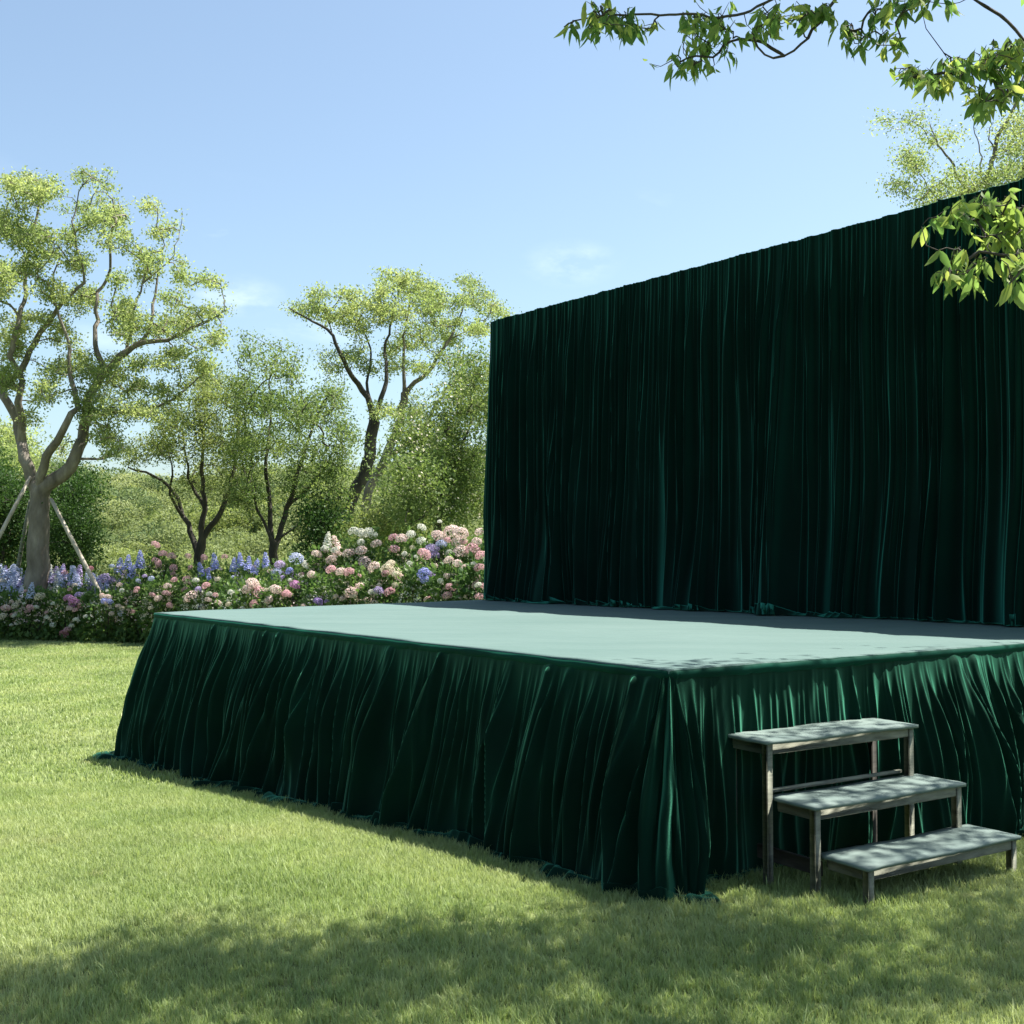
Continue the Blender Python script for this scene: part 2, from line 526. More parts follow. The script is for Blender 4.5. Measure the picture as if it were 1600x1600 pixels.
# flat hem band running round the top
bz = np.array([H - 0.002, H - 0.006, H - 0.022, H - 0.040, H - 0.046])
bo = np.array([-0.012, 0.012, 0.016, 0.014, 0.006])
wv = 0.003 * smooth_noise(s, np.linspace(0, 1, 5), 160, 2, 33)
bn = bo[:, None] + wv
hang = 0.006 * np.abs(smooth_noise(s, np.linspace(0, 1, 5), 260, 1, 34)) * np.array([0, .2, .5, 1, 1])[:, None]
V = np.stack([P[None, :, 0] + Nn[None, :, 0] * bn, P[None, :, 1] + Nn[None, :, 1] * bn, bz[:, None] - hang], 2).reshape(-1, 3) - so
mesh_np('hem_band', V, grid_faces(5, nc)[:, ::-1], M['band'], stage, smooth=True)
# deck cloth
gu = np.linspace(0, 1, 90); gv = np.linspace(0, 1, 60)
U, W = np.meshgrid(gu, gv)
ins = [inward(p, 0.004) for p in PERIM]
Dd, Aa, Bb, Cd = ins
Q = ((1 - U) * (1 - W))[..., None] * Aa + (U * (1 - W))[..., None] * Bb + (U * W)[..., None] * Cd + ((1 - U) * W)[..., None] * Dd
wr = 0.0025 * smooth_noise(gu * 5, gv, 30, 8, 55)
Vd = np.concatenate([Q, (H + wr + 0.002)[..., None]], 2).reshape(-1, 3) - so
Fd = [tuple(f) for f in grid_faces(60, 90)]
n0 = len(Vd); edge = [i for i in range(90)] + [90 * j + 89 for j in range(1, 60)] + [90 * 59 + i for i in range(88, -1, -1)] + [90 * j for j in range(58, 0, -1)]
low = Vd[edge].copy(); low[:, 2] = H - 0.02 - so[2]
Vd = np.concatenate([Vd, low])
ne = len(edge)
Fd += [(edge[(i + 1) % ne], edge[i], n0 + i, n0 + (i + 1) % ne) for i in range(ne)]
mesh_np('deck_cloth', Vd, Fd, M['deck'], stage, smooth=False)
# unseen platform body under the cloth, added so no light passes
pb = MB()
q = [inward(p, 0.10) for p in PERIM]
zb = -0.22
V8 = [(*p, H - 0.03) for p in q] + [(*p, 0.45) for p in q]
pb.add(np.array(V8) - so, [(0, 1, 2, 3), (7, 6, 5, 4)] + [(i, 4 + i, 4 + (i + 1) % 4, (i + 1) % 4) for i in range(4)])
pb.build('platform', M['dark'], stage)

# ------------------------------------------------------------------ backdrop curtain
zD = at(770, 507, D[1])[2]
dline = np.array([1510 - 770, 312 - 507.0])
pc = 800 + FPX * Cc[0] / Cc[1]
zC = at(pc, 507 + (pc - 770) * dline[1] / dline[0], Cc[1])[2]
zT = 0.5 * (zD + zC)
back = empty('velvet_backdrop', (*((D + Cc) / 2), H), 'tall dark green velvet curtain wall standing along the back of the stage', 'curtain')
bo_ = np.array(back.location)
ez = (Cc - D) / np.linalg.norm(Cc - D)
nf = np.array([ez[1], -ez[0]])
if nf @ (B - D) < 0: nf = -nf
Dc, CcC = D + nf * 0.06 + ez * 0.09, Cc + nf * 0.06 - ez * 0.02
cp = [Dc - nf * 0.42, Dc, CcC, CcC - nf * 0.42]
P, Nn, s = path_round(cp, 0.05, [0.008, 0.0068, 0.02, 0.05])
ds = np.diff(s); ang = np.linalg.norm(np.diff(Nn, axis=0), axis=1)
s = np.concatenate([[0], np.cumsum(ds + ang * 0.06)])
if Nn[len(Nn) // 3] @ nf < 0: pass
T = np.concatenate([np.linspace(0, 0.04, 5)[:-1], np.linspace(0.04, 0.92, 70), np.linspace(0.92, 1, 18)[1:]])
classes = [
    (0.042, 0.008, 0.013, 0.025, 0.055, 0.02, (-.3, -.15), (.3, 1.4), 0.4, 1.7),
    (0.13, 0.012, 0.026, 0.05, 0.12, 0.05, (-.25, .0), (.6, 1.9), 0.9, 1.6),
    (0.60, 0.03, 0.09, 0.06, 0.15, 0.16, (.0, .4), (.7, 1.8), 0.9, 1.8),
    (1.10, 0.10, 0.22, 0.10, 0.20, 0.22, (-.3, .3), (1.0, 1.9), 0.7, 2.0),
]
O = fold_field(s, T, classes, 71)
tt = T[:, None]
kick = np.clip((tt - 0.965) / 0.035, 0, 1)
off = O * (0.42 + 0.58 * sm(tt, 0, .25)) * (1 - .65 * kick) + 0.07 * sm(tt, .55, 1.0) * (1 + .6 * smooth_noise(s, T, 30, 2, 3)) + 0.02 * smooth_noise(s, T, 40, 4, 4) * tt + kick * np.abs(0.07 + .07 * smooth_noise(s, T, 70, 1, 6))
tn = 0.03 * smooth_noise(s, T, 30, 2, 41) * sm(tt, 0, .9)
TX, TY = -Nn[:, 1], Nn[:, 0]
endk = sm(np.abs((P - D) @ ez), 0.06, .45)[None, :]
off = off * (.25 + .75 * endk); tn = tn * endk
PX = P[None, :, 0] + Nn[None, :, 0] * off + TX * tn; PY = P[None, :, 1] + Nn[None, :, 1] * off + TY * tn
ztop = zD + (zC - zD) * np.clip((P - D) @ ez / np.linalg.norm(Cc - D), 0, 1) + 0.0035 * smooth_noise(s, np.array([0.]), 160, 1, 77)[0] + 0.002 * smooth_noise(s, np.array([0.]), 18, 1, 78)[0]
fl_z = H + 0.006
PZ = ztop[None, :] + (fl_z - ztop[None, :]) * np.clip(tt / 0.965, 0, 1)
PZ = np.where(kick > 0, fl_z + np.abs(smooth_noise(s, T, 110, 20, 79)) * .010 * (1 - kick) + O * .35 * (1 - kick) + .004, PZ)
V = np.stack([PX, PY, PZ], 2).reshape(-1, 3) - bo_
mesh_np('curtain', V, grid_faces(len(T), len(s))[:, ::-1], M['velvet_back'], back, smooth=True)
# sewn top: cloth rolled over the top rail
k = len(s)
rt = np.array([[0.0, 0.0], [0.003, 0.006], [0.0, 0.010], [-0.02, 0.012], [-0.06, 0.010], [-0.12, 0.0]])
off0 = off[0]
V = np.stack([np.stack([P[:, 0] + Nn[:, 0] * (off0 * (1, 1, .9, .6, .3, 0)[j] + a), P[:, 1] + Nn[:, 1] * (off0 * (1, 1, .9, .6, .3, 0)[j] + a), ztop - .004 + b], 1) for j, (a, b) in enumerate(rt)])
mesh_np('rolled_top', V.reshape(-1, 3) - bo_, grid_faces(6, k), M['velvet_back'], back, smooth=True)
fr = MB()
zi = np.array([0, 0, 1.0])
ctr = [Dc - nf * .1 + ez * .12, CcC - nf * .1 - ez * .12]
fr.tube([(*ctr[0], zD - .04), (*ctr[1], zC - .04)] - bo_, 0.03, 8)
for f in (0, .25, .5, .75, 1):
    p_ = ctr[0] + (ctr[1] - ctr[0]) * f
    fr.tube([(*p_, H), (*p_, zD + (zC - zD) * f - .05)] - bo_, 0.025, 8)
fr.build('support_frame', M['steel'], back)

# ------------------------------------------------------------------ steps
u = np.array([0.842, 0.540, 0]); v = np.array([-0.540, 0.842, 0]); w = np.array([0, 0, 1.0])
F0 = np.array([1.625, 5.41, 0.0])
steps = empty('wooden_steps', (float(F0[0]), float(F0[1]), 0), 'three-tier weathered wooden steps with pale green treads at the stage corner', 'steps')
rg = rs(3)
LEN = 1.07; DEP = 0.29; LG = 0.038
tops = [0.176, 0.41, 0.685]
shift = [-0.02, -0.095, -0.155]
for i in range(3):
    o = v * (0.247 * i) + u * shift[i]
    zt_ = tops[i]
    L_ = LEN + (0.02 if i == 0 else 0)
    # tread: slightly worn slab, gently warped
    nu, nv = 26, 8
    top = []; g = rs(40 + i)
    for a in range(nv):
        for b in range(nu):
            fu, fv = b / (nu - 1), a / (nv - 1)
            x = -0.016 + (L_ + 0.032) * fu; y = -0.016 + (DEP + 0.02) * fv
            ed = 0.0025 * math.sin(fu * 9 + i) + g.normal(0, 0.0006)
            if a == 0 or a == nv - 1: y += g.normal(0, .0016)
            if b == 0 or b == nu - 1: x += g.normal(0, .0016)
            e = min(fu * L_, (1 - fu) * L_, fv * DEP, (1 - fv) * DEP)
            top.append(o + u * x + v * y + w * (zt_ + ed - 0.004 * math.exp(-e / .006)))
    top = np.array(top); bot = top - w * 0.017
    Fq = grid_faces(nv, nu); n0 = len(top)
    Fs = [tuple(f) for f in Fq] + [tuple(f[::-1] + n0) for f in Fq]
    edge = [j for j in range(nu)] + [nu * a + nu - 1 for a in range(1, nv)] + [nu * (nv - 1) + j for j in range(nu - 2, -1, -1)] + [nu * a for a in range(nv - 2, 0, -1)]
    Fs += [(edge[(j + 1) % len(edge)], edge[j], edge[j] + n0, edge[(j + 1) % len(edge)] + n0) for j in range(len(edge))]
    mesh_np('tread', np.concatenate([top, bot]), Fs, M['tread'], steps)
    ah = 0.052; za = zt_ - 0.018 - ah
    ap = MB(); ap.obox(o + u * LG + v * 0.004 + w * za, u, v, w, L_ - 2 * LG, 0.02, ah, .003); ap.build('apron', M['wood'], steps)
    ap = MB(); ap.obox(o + u * LG + v * (DEP - .026) + w * za, u, v, w, L_ - 2 * LG, 0.02, ah, .003); ap.build('apron', M['wood'], steps)
    for xx in (0.004, L_ - 0.024):
        ap = MB(); ap.obox(o + u * xx + v * LG + w * za, u, v, w, 0.02, DEP - 2 * LG - .006, ah, .003); ap.build('apron', M['wood'], steps)
    for xx in (0.0, L_ - LG):
        for yy, nm in ((0.0, 0), (DEP - LG - .006, 1)):
            pl = o + u * xx + v * yy
            z0 = float(gz(pl[0], pl[1])) - 0.01
            if nm == 1 and i < 2: continue
            lg = MB(); lg.obox(pl + w * z0, u, v, w, LG, LG, zt_ - 0.0185 - z0, .003); lg.build('leg', M['wood'] if nm == 0 else M['wood_dark_shaded'], steps)
    if i == 2:   # rail tying the tier to the one below
        o2 = v * (0.247 * i) + u * shift[i - 1]
        rl = MB(); rl.obox(o + v * (0.045) + u * 0.04 + w * (tops[i - 1] + .010), u, v, w, L_ - .08, .018, .018, .003); rl.build('rail', M['wood'], steps)
sb = MB(); sb.obox(v * .27 - u * .02 + w * .07, v, -u, w, .42, .018, .07, .003); sb.build('side_board', M['wood_dark_shaded'], steps)


# ------------------------------------------------------------------ trees
def bez(p0, p1, p2, n):
    t = np.linspace(0, 1, n)[:, None]
    return (1 - t) ** 2 * p0 + 2 * t * (1 - t) * p1 + t * t * p2


class Tree:
    """skeleton traced as limbs, then twigs grown to reach points of the crown"""
    def __init__(s, seed, step=0.22):
        s.g = rs(seed); s.P = []; s.par = []; s.rmin = []; s.dist = []; s.step = step

    def node(s, p, par, r=0.0):
        s.P.append(np.asarray(p, float)); s.par.append(par); s.rmin.append(r)
        s.dist.append(0 if par < 0 else s.dist[par] + np.linalg.norm(s.P[par] - s.P[-1]))
        return len(s.P) - 1

    def limb(s, pts, r0, r1, wob=0.018, step=None):
        """pts 3-D; the first joins the nearest node; resampled with a smooth spline"""
        pts = [np.asarray(p, float) for p in pts]
        if s.P:
            A_ = np.array(s.P); j = int(np.argmin(np.linalg.norm(A_ - pts[0], axis=1))); pts[0] = s.P[j]
        else:
            j = -1
        L = np.concatenate([[0], np.cumsum([np.linalg.norm(b - a) for a, b in zip(pts, pts[1:])])])
        n = max(3, int(L[-1] / (step or s.step))); A_ = np.array(pts)
        ext = np.concatenate([[2 * A_[0] - A_[1]], A_, [2 * A_[-1] - A_[-2]]])
        last = j if j >= 0 else s.node(pts[0], -1, r0)
        if j < 0: s.root = last
        for k in range(1, n + 1):
            q = L[-1] * k / n; i = min(int(np.searchsorted(L, q, 'right')) - 1, len(pts) - 2)
            f = (q - L[i]) / max(1e-9, L[i + 1] - L[i])
            p0, p1, p2, p3 = ext[i], ext[i + 1], ext[i + 2], ext[i + 3]
            p = 0.5 * (2 * p1 + (p2 - p0) * f + (2 * p0 - 5 * p1 + 4 * p2 - p3) * f * f + (3 * p1 - p0 - 3 * p2 + p3) * f ** 3)
            last = s.node(p + s.g.normal(0, min(wob, .1 * (step or s.step)), 3) * (k < n), last, r0 + (r1 - r0) * (k / n) ** 0.8)
        return last

    def grow(s, targets, pen=0.25, curl=0.22, minr=0.0):
        T_ = np.array(targets)
        A_ = np.array(s.P)
        d = np.array([np.min(np.linalg.norm(A_ - t, axis=1)) for t in T_])
        ends = []
        for i in np.argsort(d):
            t = T_[i]; A_ = np.array(s.P); di = np.array(s.dist)
            dz = A_[:, 2] - t[2]
            c = np.linalg.norm(A_ - t, axis=1) + pen * di * 0.25 + np.maximum(0, dz) * 0.35
            j = int(np.argmin(c)); p0 = s.P[j]; L = np.linalg.norm(t - p0)
            if L < 1e-3: ends.append(j); continue
            pj = s.par[j]
            dr = (p0 - s.P[pj]) if pj >= 0 else np.array([0, 0, 1.])
            dr = dr / (np.linalg.norm(dr) + 1e-9)
            mid = p0 + dr * L * 0.35 + (t - p0) * 0.2 + s.g.normal(0, curl * L * 0.4, 3) + np.array([0, 0, -.03 * L])
            n = max(2, int(L / s.step) + 1)
            last = j
            for q in bez(p0, mid, t, n + 1)[1:]:
                last = s.node(q + s.g.normal(0, s.step * .06, 3), last, minr)
            ends.append(last)
        return ends

    def radii(s, tip=0.006, ex=2.4, cap=None):
        n = len(s.P); r = np.zeros(n); acc = np.zeros(n); ch = np.zeros(n, int)
        for i in range(n):
            if s.par[i] >= 0: ch[s.par[i]] += 1
        acc[ch == 0] = tip ** ex
        for i in range(n - 1, 0, -1):
            if s.par[i] >= 0: acc[s.par[i]] += acc[i]
        r = acc ** (1 / ex)
        rm = np.array(s.rmin)
        r = np.where(rm > 0, np.maximum(rm, np.minimum(r, rm * 1.15)), r)
        if cap:
            r = np.minimum(r, np.where(rm > 0, 9, cap))
        s.r = r; s.ch = ch
        return r

    def wood(s, name, mat, parent, loc, sides=(10, 6, 4)):
        mb = MB(); n = len(s.P)
        kids = [[] for _ in range(n)]
        for i in range(n):
            if s.par[i] >= 0: kids[s.par[i]].append(i)
        started = [(s.root, -1)]
        while started:
            i, pr = started.pop()
            chain = ([pr] if pr >= 0 else []) + [i]
            while kids[i]:
                ks = sorted(kids[i], key=lambda q: -s.r[q])
                for q in ks[1:]: started.append((q, i))
                i = ks[0]; chain.append(i)
            if len(chain) < 2: continue
            P_ = np.array([s.P[q] for q in chain]) - loc; rr = s.r[chain].copy()
            if pr >= 0: rr[0] = min(rr[0], rr[1] * 1.25)
            rr[-1] *= 0.5
            sd = sides[0] if rr.max() > .09 else sides[1] if rr.max() > .03 else sides[2]
            mb.tube(P_, rr, sd, cap=False)
        return mb.build(name, mat, parent, True)


def blob_targets(g, blobs, depth, dsp, dens, pw=1.45):
    """blobs (px, py, rx, ry[, depth offset]) in photograph pixels -> points of the crown in space"""
    out_ = []
    for b in blobs:
        px, py, rx, ry = b[:4]; ry = ry * pw + 2; dd = b[4] if len(b) > 4 else g.normal(0, dsp * .6)
        n = max(3, int(rx * ry * dens / 100))
        for _ in range(n):
            while True:
                q = g.uniform(-1, 1, 3)
                if q @ q < 1: break
            if g.uniform() < .20: q = q * 1.7
            Yd = depth + dd + q[2] * min(dsp, 0.5 + rx / FPX * depth)
            out_.append(at(px + q[0] * rx, py + q[1] * ry, Yd))
    return out_


def leaves_at(g, pts, per, rad, l0, l1, ratio=0.5, droop=0.2, flat=0.7):
    pts = np.asarray(pts); n = len(pts) * per
    C = np.repeat(pts, per, 0) + g.normal(0, 1, (n, 3)) * np.array([rad, rad, rad * flat])
    Dd = g.normal(0, 1, (n, 3)); Dd[:, 2] -= droop * 2
    Nn = g.normal(0, 1, (n, 3)); Nn[:, 2] += .6
    ln = g.uniform(l0, l1, n)
    return leaf_quads(C, Dd, Nn, ln, ln * ratio)


def make_tree(name, label, cat, base, limbs, blobs, depth, dsp, dens, per, rad, l0, l1, mat, bark, seed,
              group=None, tip=0.006, cap=0.03, flat=.6, step=.22, keep=1.0, targets=None, droop=.2, ratio=.5, tall=1.45):
    t = Tree(seed, step)
    for (pts, r0, r1) in limbs: t.limb(pts, r0, r1)
    tg = blob_targets(t.g, blobs, depth, dsp, dens, tall) if targets is None else targets
    ends = t.grow(tg)
    t.radii(tip, cap=cap)
    root = empty(name, tuple(float(q) for q in base), label, cat, group)
    loc = np.array(base, float)
    t.wood('trunk', bark, root, loc)
    pts = np.array([t.P[e] for e in ends])
    # leaves also along the last stretch of each twig
    par = np.array([t.P[t.par[e]] if t.par[e] >= 0 else t.P[e] for e in ends])
    pts = np.concatenate([pts, (pts + par) / 2])
    kk = t.g.uniform(0, 1, len(pts))
    thin = np.array([t.P[i] for i in range(len(t.P)) if t.r[i] < .028 and t.g.uniform() < .55])
    pts = np.concatenate([thin[:int(len(pts) * 1.2)] if len(thin) else pts[:0], pts[kk > .22], pts[kk > .6], pts[kk > .8]])     # sparse and crowded twigs
    V, F = leaves_at(t.g, pts, int(per * .5), rad * 1.1, l0, l1, ratio, droop, flat)
    mesh_np('crown', V - loc, F, mat, root)
    return root, t


def limb_px(g, pix, depth, off=0.0, jit=0.2):
    """polyline in photograph pixels at the tree's depth, drifting a little in depth"""
    o = 0.0; res = []
    for i, (x, y) in enumerate(pix):
        if i: o += g.normal(0, jit) + off
        res.append(at(x, y, depth + o))
    return res


g = rs(5)
# --- large tree at the left, propped by poles
d = 26.0
gb = float(gz(-10, d))
b0 = at(52, 1000, d); b0[2] = gb - .05
L1 = [
    ([b0, at(55, 930, d), at(58, 870, d), at(61, 815, d), at(62, 772, d)], .30, .21),
    (limb_px(g, [(60, 775), (48, 745), (38, 715), (28, 675), (25, 650), (10, 625), (2, 608), (14, 592), (38, 572), (57, 532), (82, 497), (100, 470), (132, 442)], d), .15, .035),
    (limb_px(g, [(27, 660), (30, 625), (34, 590), (17, 560), (27, 515), (37, 480), (40, 430), (52, 360), (60, 325)], d), .10, .02),
    (limb_px(g, [(61, 770), (62, 745), (75, 712), (92, 682), (110, 652), (122, 632), (114, 600), (107, 562)], d), .12, .045),
    (limb_px(g, [(64, 772), (82, 753), (100, 740), (120, 712), (130, 675), (135, 645), (150, 600), (178, 565), (212, 540), (262, 532)], d), .18, .045),
    (limb_px(g, [(165, 580), (148, 537), (152, 500), (150, 470), (160, 445), (170, 425), (172, 390), (175, 357)], d), .075, .018),
    (limb_px(g, [(178, 565), (205, 545), (232, 520), (240, 475), (247, 435), (249, 410)], d), .07, .018),
    (limb_px(g, [(192, 555), (207, 495), (218, 460), (227, 430), (231, 400)], d), .04, .012),
    (limb_px(g, [(132, 660), (170, 645), (225, 640), (262, 628), (300, 600)], d), .07, .016),
    (limb_px(g, [(115, 718), (155, 716), (178, 708), (198, 706)], d), .035, .012),
    (limb_px(g, [(132, 442), (125, 400), (115, 362), (118, 320), (127, 290), (132, 275)], d), .025, .008),
    (limb_px(g, [(249, 430), (265, 407), (276, 380), (282, 362), (285, 330)], d), .018, .006),
    (limb_px(g, [(320, 500), (345, 490), (349, 460), (338, 442), (318, 437), (300, 445)], d), .02, .008),
    (limb_px(g, [(262, 532), (290, 515), (325, 500)], d), .035, .014),
    (limb_px(g, [(8, 615), (-40, 560), (-90, 480), (-120, 400)], d), .10, .03),
    (limb_px(g, [(107, 562), (108, 530), (95, 500), (80, 450), (95, 400)], d), .045, .014),
]
BL1 = [(8, 560, 12, 10), (55, 297, 55, 14), (20, 285, 25, 8), (15, 345, 32, 16), (45, 368, 40, 14), (100, 372, 26, 9), (165, 330, 45, 14), (150, 350, 35, 12),
       (133, 275, 24, 7), (168, 289, 9, 5), (232, 322, 16, 7), (248, 357, 17, 11), (238, 395, 24, 10), (230, 423, 20, 10), (282, 430, 11, 16),
       (272, 467, 20, 9), (328, 437, 26, 6), (190, 478, 28, 13), (203, 508, 42, 14), (262, 508, 38, 13), (310, 494, 32, 12), (338, 528, 18, 9),
       (288, 552, 28, 10), (238, 565, 42, 8), (318, 572, 22, 12), (205, 600, 35, 14), (160, 580, 34, 16), (262, 610, 30, 10), (150, 630, 30, 18),
       (200, 642, 45, 12), (60, 505, 44, 10), (20, 530, 22, 20), (80, 452, 28, 12), (0, 430, 30, 22), (42, 415, 28, 12), (120, 408, 24, 12),
       (182, 378, 22, 9), (188, 435, 15, 6), (82, 580, 22, 16), (16, 590, 18, 14), (162, 676, 24, 12), (100, 522, 26, 10), (130, 470, 30, 14),
       (-50, 340, 50, 22), (-100, 420, 50, 30), (-60, 500, 40, 26), (-130, 350, 40, 26), (70, 615, 20, 12), (45, 655, 16, 8), (118, 560, 22, 14), (75, 400, 22, 10),
       (185, 700, 20, 7), (95, 700, 12, 8)]
make_tree('shade_tree', 'largest tree, forking from a thick pale trunk held by wooden poles', 'tree', b0, L1, BL1, d, 1.6, 4.2, 30, .09, .045, .09,
          M['leaf_pale'], M['bark'], 101, tip=.0075, cap=.03, flat=.75)

# props
for i, (a, b, lb) in enumerate([
    (at(-14, 862, d - 1.0), at(44, 752, d - .1), 'pale timber pole leaning on the left side of the thick trunk'),
    (at(26, 895, d + .6), at(46, 790, d + .25), 'grey-brown pole almost upright just left of the thick trunk'),
    (at(138, 893, d - .6), at(83, 786, d - .15), 'pale pole leaning on the right side of the thick trunk'),
]):
    dv = (b - a) / np.linalg.norm(b - a)
    q0 = a - dv * ((a[2] - float(gz(a[0], a[1])) + .05) / dv[2])
    b2_ = b + dv * .12
    mb = MB(); mb.tube(np.array([q0, q0 + (b2_ - q0) * .35 + [.01, .01, 0], q0 + (b2_ - q0) * .7, b2_]) - q0, [.05, .047, .044, .04], 8)
    o = mb.build('support_pole', M['pole'] if i != 1 else M['wood'], None, True, loc=tuple(q0))
    tag(o, lb, 'pole', 'poles propping the thick-trunked tree')

# --- two small multi-stem trees
d = 28.0; b0 = at(310, 960, d); b0[2] = float(gz(0, d)) - .05
L2 = [([b0, at(311, 910, d), at(311, 868, d)], .14, .12),
      (limb_px(g, [(310, 872), (302, 845), (290, 815), (276, 778), (250, 748), (215, 736), (200, 730)], d), .085, .02),
      (limb_px(g, [(285, 800), (265, 770), (270, 735), (262, 700)], d), .045, .015),
      (limb_px(g, [(311, 870), (314, 830), (320, 780), (316, 730), (318, 680), (305, 640)], d), .09, .02),
      (limb_px(g, [(311, 866), (325, 832), (345, 800), (360, 760), (368, 710), (372, 650)], d), .09, .02),
      (limb_px(g, [(316, 800), (300, 760), (292, 720), (285, 670)], d), .05, .015)]
BL2 = [(330, 640, 60, 32), (290, 690, 62, 28), (355, 700, 48, 36), (238, 700, 38, 18), (315, 600, 34, 14), (355, 605, 38, 22), (330, 750, 50, 22), (262, 655, 34, 16), (370, 770, 26, 24),
       (215, 715, 22, 10), (335, 575, 16, 8)]
make_tree('garden_tree', 'low spreading tree with several stems behind the pink hydrangeas', 'tree', b0, L2, BL2, d, 2.0, 3.1, 34, .12, .04, .085,
          M['leaf_olive'], M['bark_dark'], 102, tall=1.1, cap=.028, flat=.8)
d = 27.0; b0 = at(428, 960, d); b0[2] = float(gz(0, d)) - .05
L3 = [([b0, at(428, 910, d), at(428, 850, d)], .13, .10),
      (limb_px(g, [(427, 858), (424, 815), (419, 770), (416, 720), (422, 660), (420, 600)], d), .075, .02),
      (limb_px(g, [(430, 858), (438, 830), (450, 792), (462, 750), (476, 705), (492, 660), (512, 620)], d), .08, .02),
      (limb_px(g, [(426, 850), (408, 810), (395, 770), (380, 730), (385, 680)], d), .04, .014),
      (limb_px(g, [(432, 852), (455, 828), (480, 806), (500, 780)], d), .035, .012),
      (limb_px(g, [(450, 792), (475, 770), (500, 740), (525, 700)], d), .05, .016)]
BL3 = [(385, 558, 18, 18), (430, 572, 32, 18), (398, 622, 50, 24), (452, 640, 52, 32), (508, 640, 38, 34), (425, 692, 52, 30), (500, 712, 44, 34), (378, 700, 28, 40), (540, 690, 16, 34),
       (470, 760, 40, 20), (395, 772, 22, 20), (440, 545, 12, 8), (520, 770, 26, 18), (380, 530, 8, 8)]
make_tree('garden_tree', 'bushy tree with a forked trunk between the low spreading tree and the dark-trunked tree', 'tree', b0, L3, BL3, d, 2.0, 3.1, 34, .12, .04, .085,
          M['leaf_mid'], M['bark_dark'], 103, tall=1.1, cap=.028, flat=.8)
# --- tall airy trees
d = 31.0; b0 = at(535, 960, d); b0[2] = float(gz(0, d)) - .05
L4 = [([b0, at(536, 900, d), at(537, 850, d), at(541, 805, d), at(556, 765, d), at(574, 730, d), at(580, 690, d), at(585, 660, d)], .21, .15),
      (limb_px(g, [(585, 662), (578, 628), (560, 600), (547, 582), (530, 550), (514, 517), (492, 505), (468, 490), (450, 480)], d), .10, .018),
      (limb_px(g, [(586, 655), (597, 620), (605, 585), (601, 545), (612, 505), (618, 465)], d), .08, .016),
      (limb_px(g, [(578, 630), (573, 595), (580, 560), (572, 525), (550, 495)], d), .05, .014),
      (limb_px(g, [(545, 582), (536, 560), (520, 520), (508, 485)], d), .03, .01),
      (limb_px(g, [(540, 830), (528, 800), (505, 775)], d), .04, .012)]
BL4 = [(488, 478, 28, 14), (520, 498, 20, 10), (545, 463, 28, 9), (528, 560, 26, 9), (500, 455, 13, 6), (598, 485, 38, 14), (560, 490, 28, 14), (578, 572, 22, 8), (560, 548, 18, 6), (452, 483, 8, 5),
       (620, 435, 26, 11), (596, 455, 20, 9), (508, 575, 14, 8), (610, 545, 18, 9), (600, 640, 20, 9), (560, 520, 14, 6)]
make_tree('slender_tree', 'tall airy tree with a dark curved trunk leaning left of the stage', 'tree', b0, L4, BL4, d, 1.8, 4.6, 28, .11, .05, .095,
          M['leaf_pale'], M['bark_dark'], 104, cap=.026, flat=.6)
d = 32.5; b0 = at(566, 960, d); b0[2] = float(gz(0, d)) - .05
L5 = [([b0, at(570, 860, d), at(572, 800, d), at(580, 760, d), at(600, 718, d), at(618, 680, d), at(628, 640, d), at(632, 616, d)], .17, .11),
      (limb_px(g, [(632, 618), (645, 600), (668, 583), (688, 552), (708, 518), (720, 490), (735, 450)], d), .075, .014),
      (limb_px(g, [(632, 616), (631, 570), (632, 520), (640, 470), (640, 440)], d), .06, .014),
      (limb_px(g, [(585, 750), (605, 715), (640, 692), (662, 672), (680, 637), (694, 612), (714, 592), (740, 560)], d), .09, .016),
      (limb_px(g, [(688, 552), (700, 530), (725, 520), (750, 500)], d), .03, .01)]
BL5 = [(645, 440, 24, 11), (660, 485, 42, 14), (702, 468, 34, 9), (734, 440, 18, 8), (752, 468, 34, 9), (772, 488, 18, 8), (740, 508, 32, 11), (690, 528, 34, 11), (650, 530, 32, 12),
       (622, 572, 22, 7), (656, 575, 28, 6), (702, 560, 28, 9), (724, 600, 26, 12), (700, 500, 24, 8), (645, 460, 30, 10), (790, 490, 14, 8), (680, 455, 20, 7), (650, 640, 20, 12)]
make_tree('slender_tree', 'tall airy tree with pale crown reaching the top left corner of the curtain', 'tree', b0, L5, BL5, d, 1.8, 4.6, 28, .11, .05, .095,
          M['leaf_pale'], M['bark'], 105, cap=.026, flat=.6)
# --- dense blossoming tree beside the curtain
d = 24.0; b0 = at(680, 960, d); b0[2] = float(gz(0, d)) - .05
L6 = [([b0, at(682, 880, d), at(684, 820, d), at(690, 740, d), at(700, 660, d)], .13, .05),
      (limb_px(g, [(684, 820), (655, 780), (640, 740)], d), .06, .02), (limb_px(g, [(688, 770), (715, 720), (735, 660)], d), .06, .02)]
BL6 = [(690, 700, 62, 62), (724, 630, 40, 40), (655, 742, 44, 40), (700, 790, 60, 34), (745, 580, 24, 26), (640, 800, 24, 26), (740, 740, 50, 50), (715, 560, 14, 10), (655, 680, 30, 24), (780, 640, 30, 40)]
ft, tr = make_tree('blossom_tree', 'dense dark rounded tree speckled with pale blossom beside the curtain', 'tree', b0, L6, BL6, d, 1.5, 2.3, 50, .16, .045, .09,
                   M['leaf_mid'], M['bark_dark'], 106, tall=1.05, cap=.03, flat=.9)
pts = np.array(blob_targets(rs(7), BL6, d - .7, 1.5, 2.2))
V, F = leaves_at(rs(8), pts, 2, .12, .035, .06, .8, 0, 1)
tag(mesh_np('blossom', V - np.array(b0), F, PET['cream'], ft))
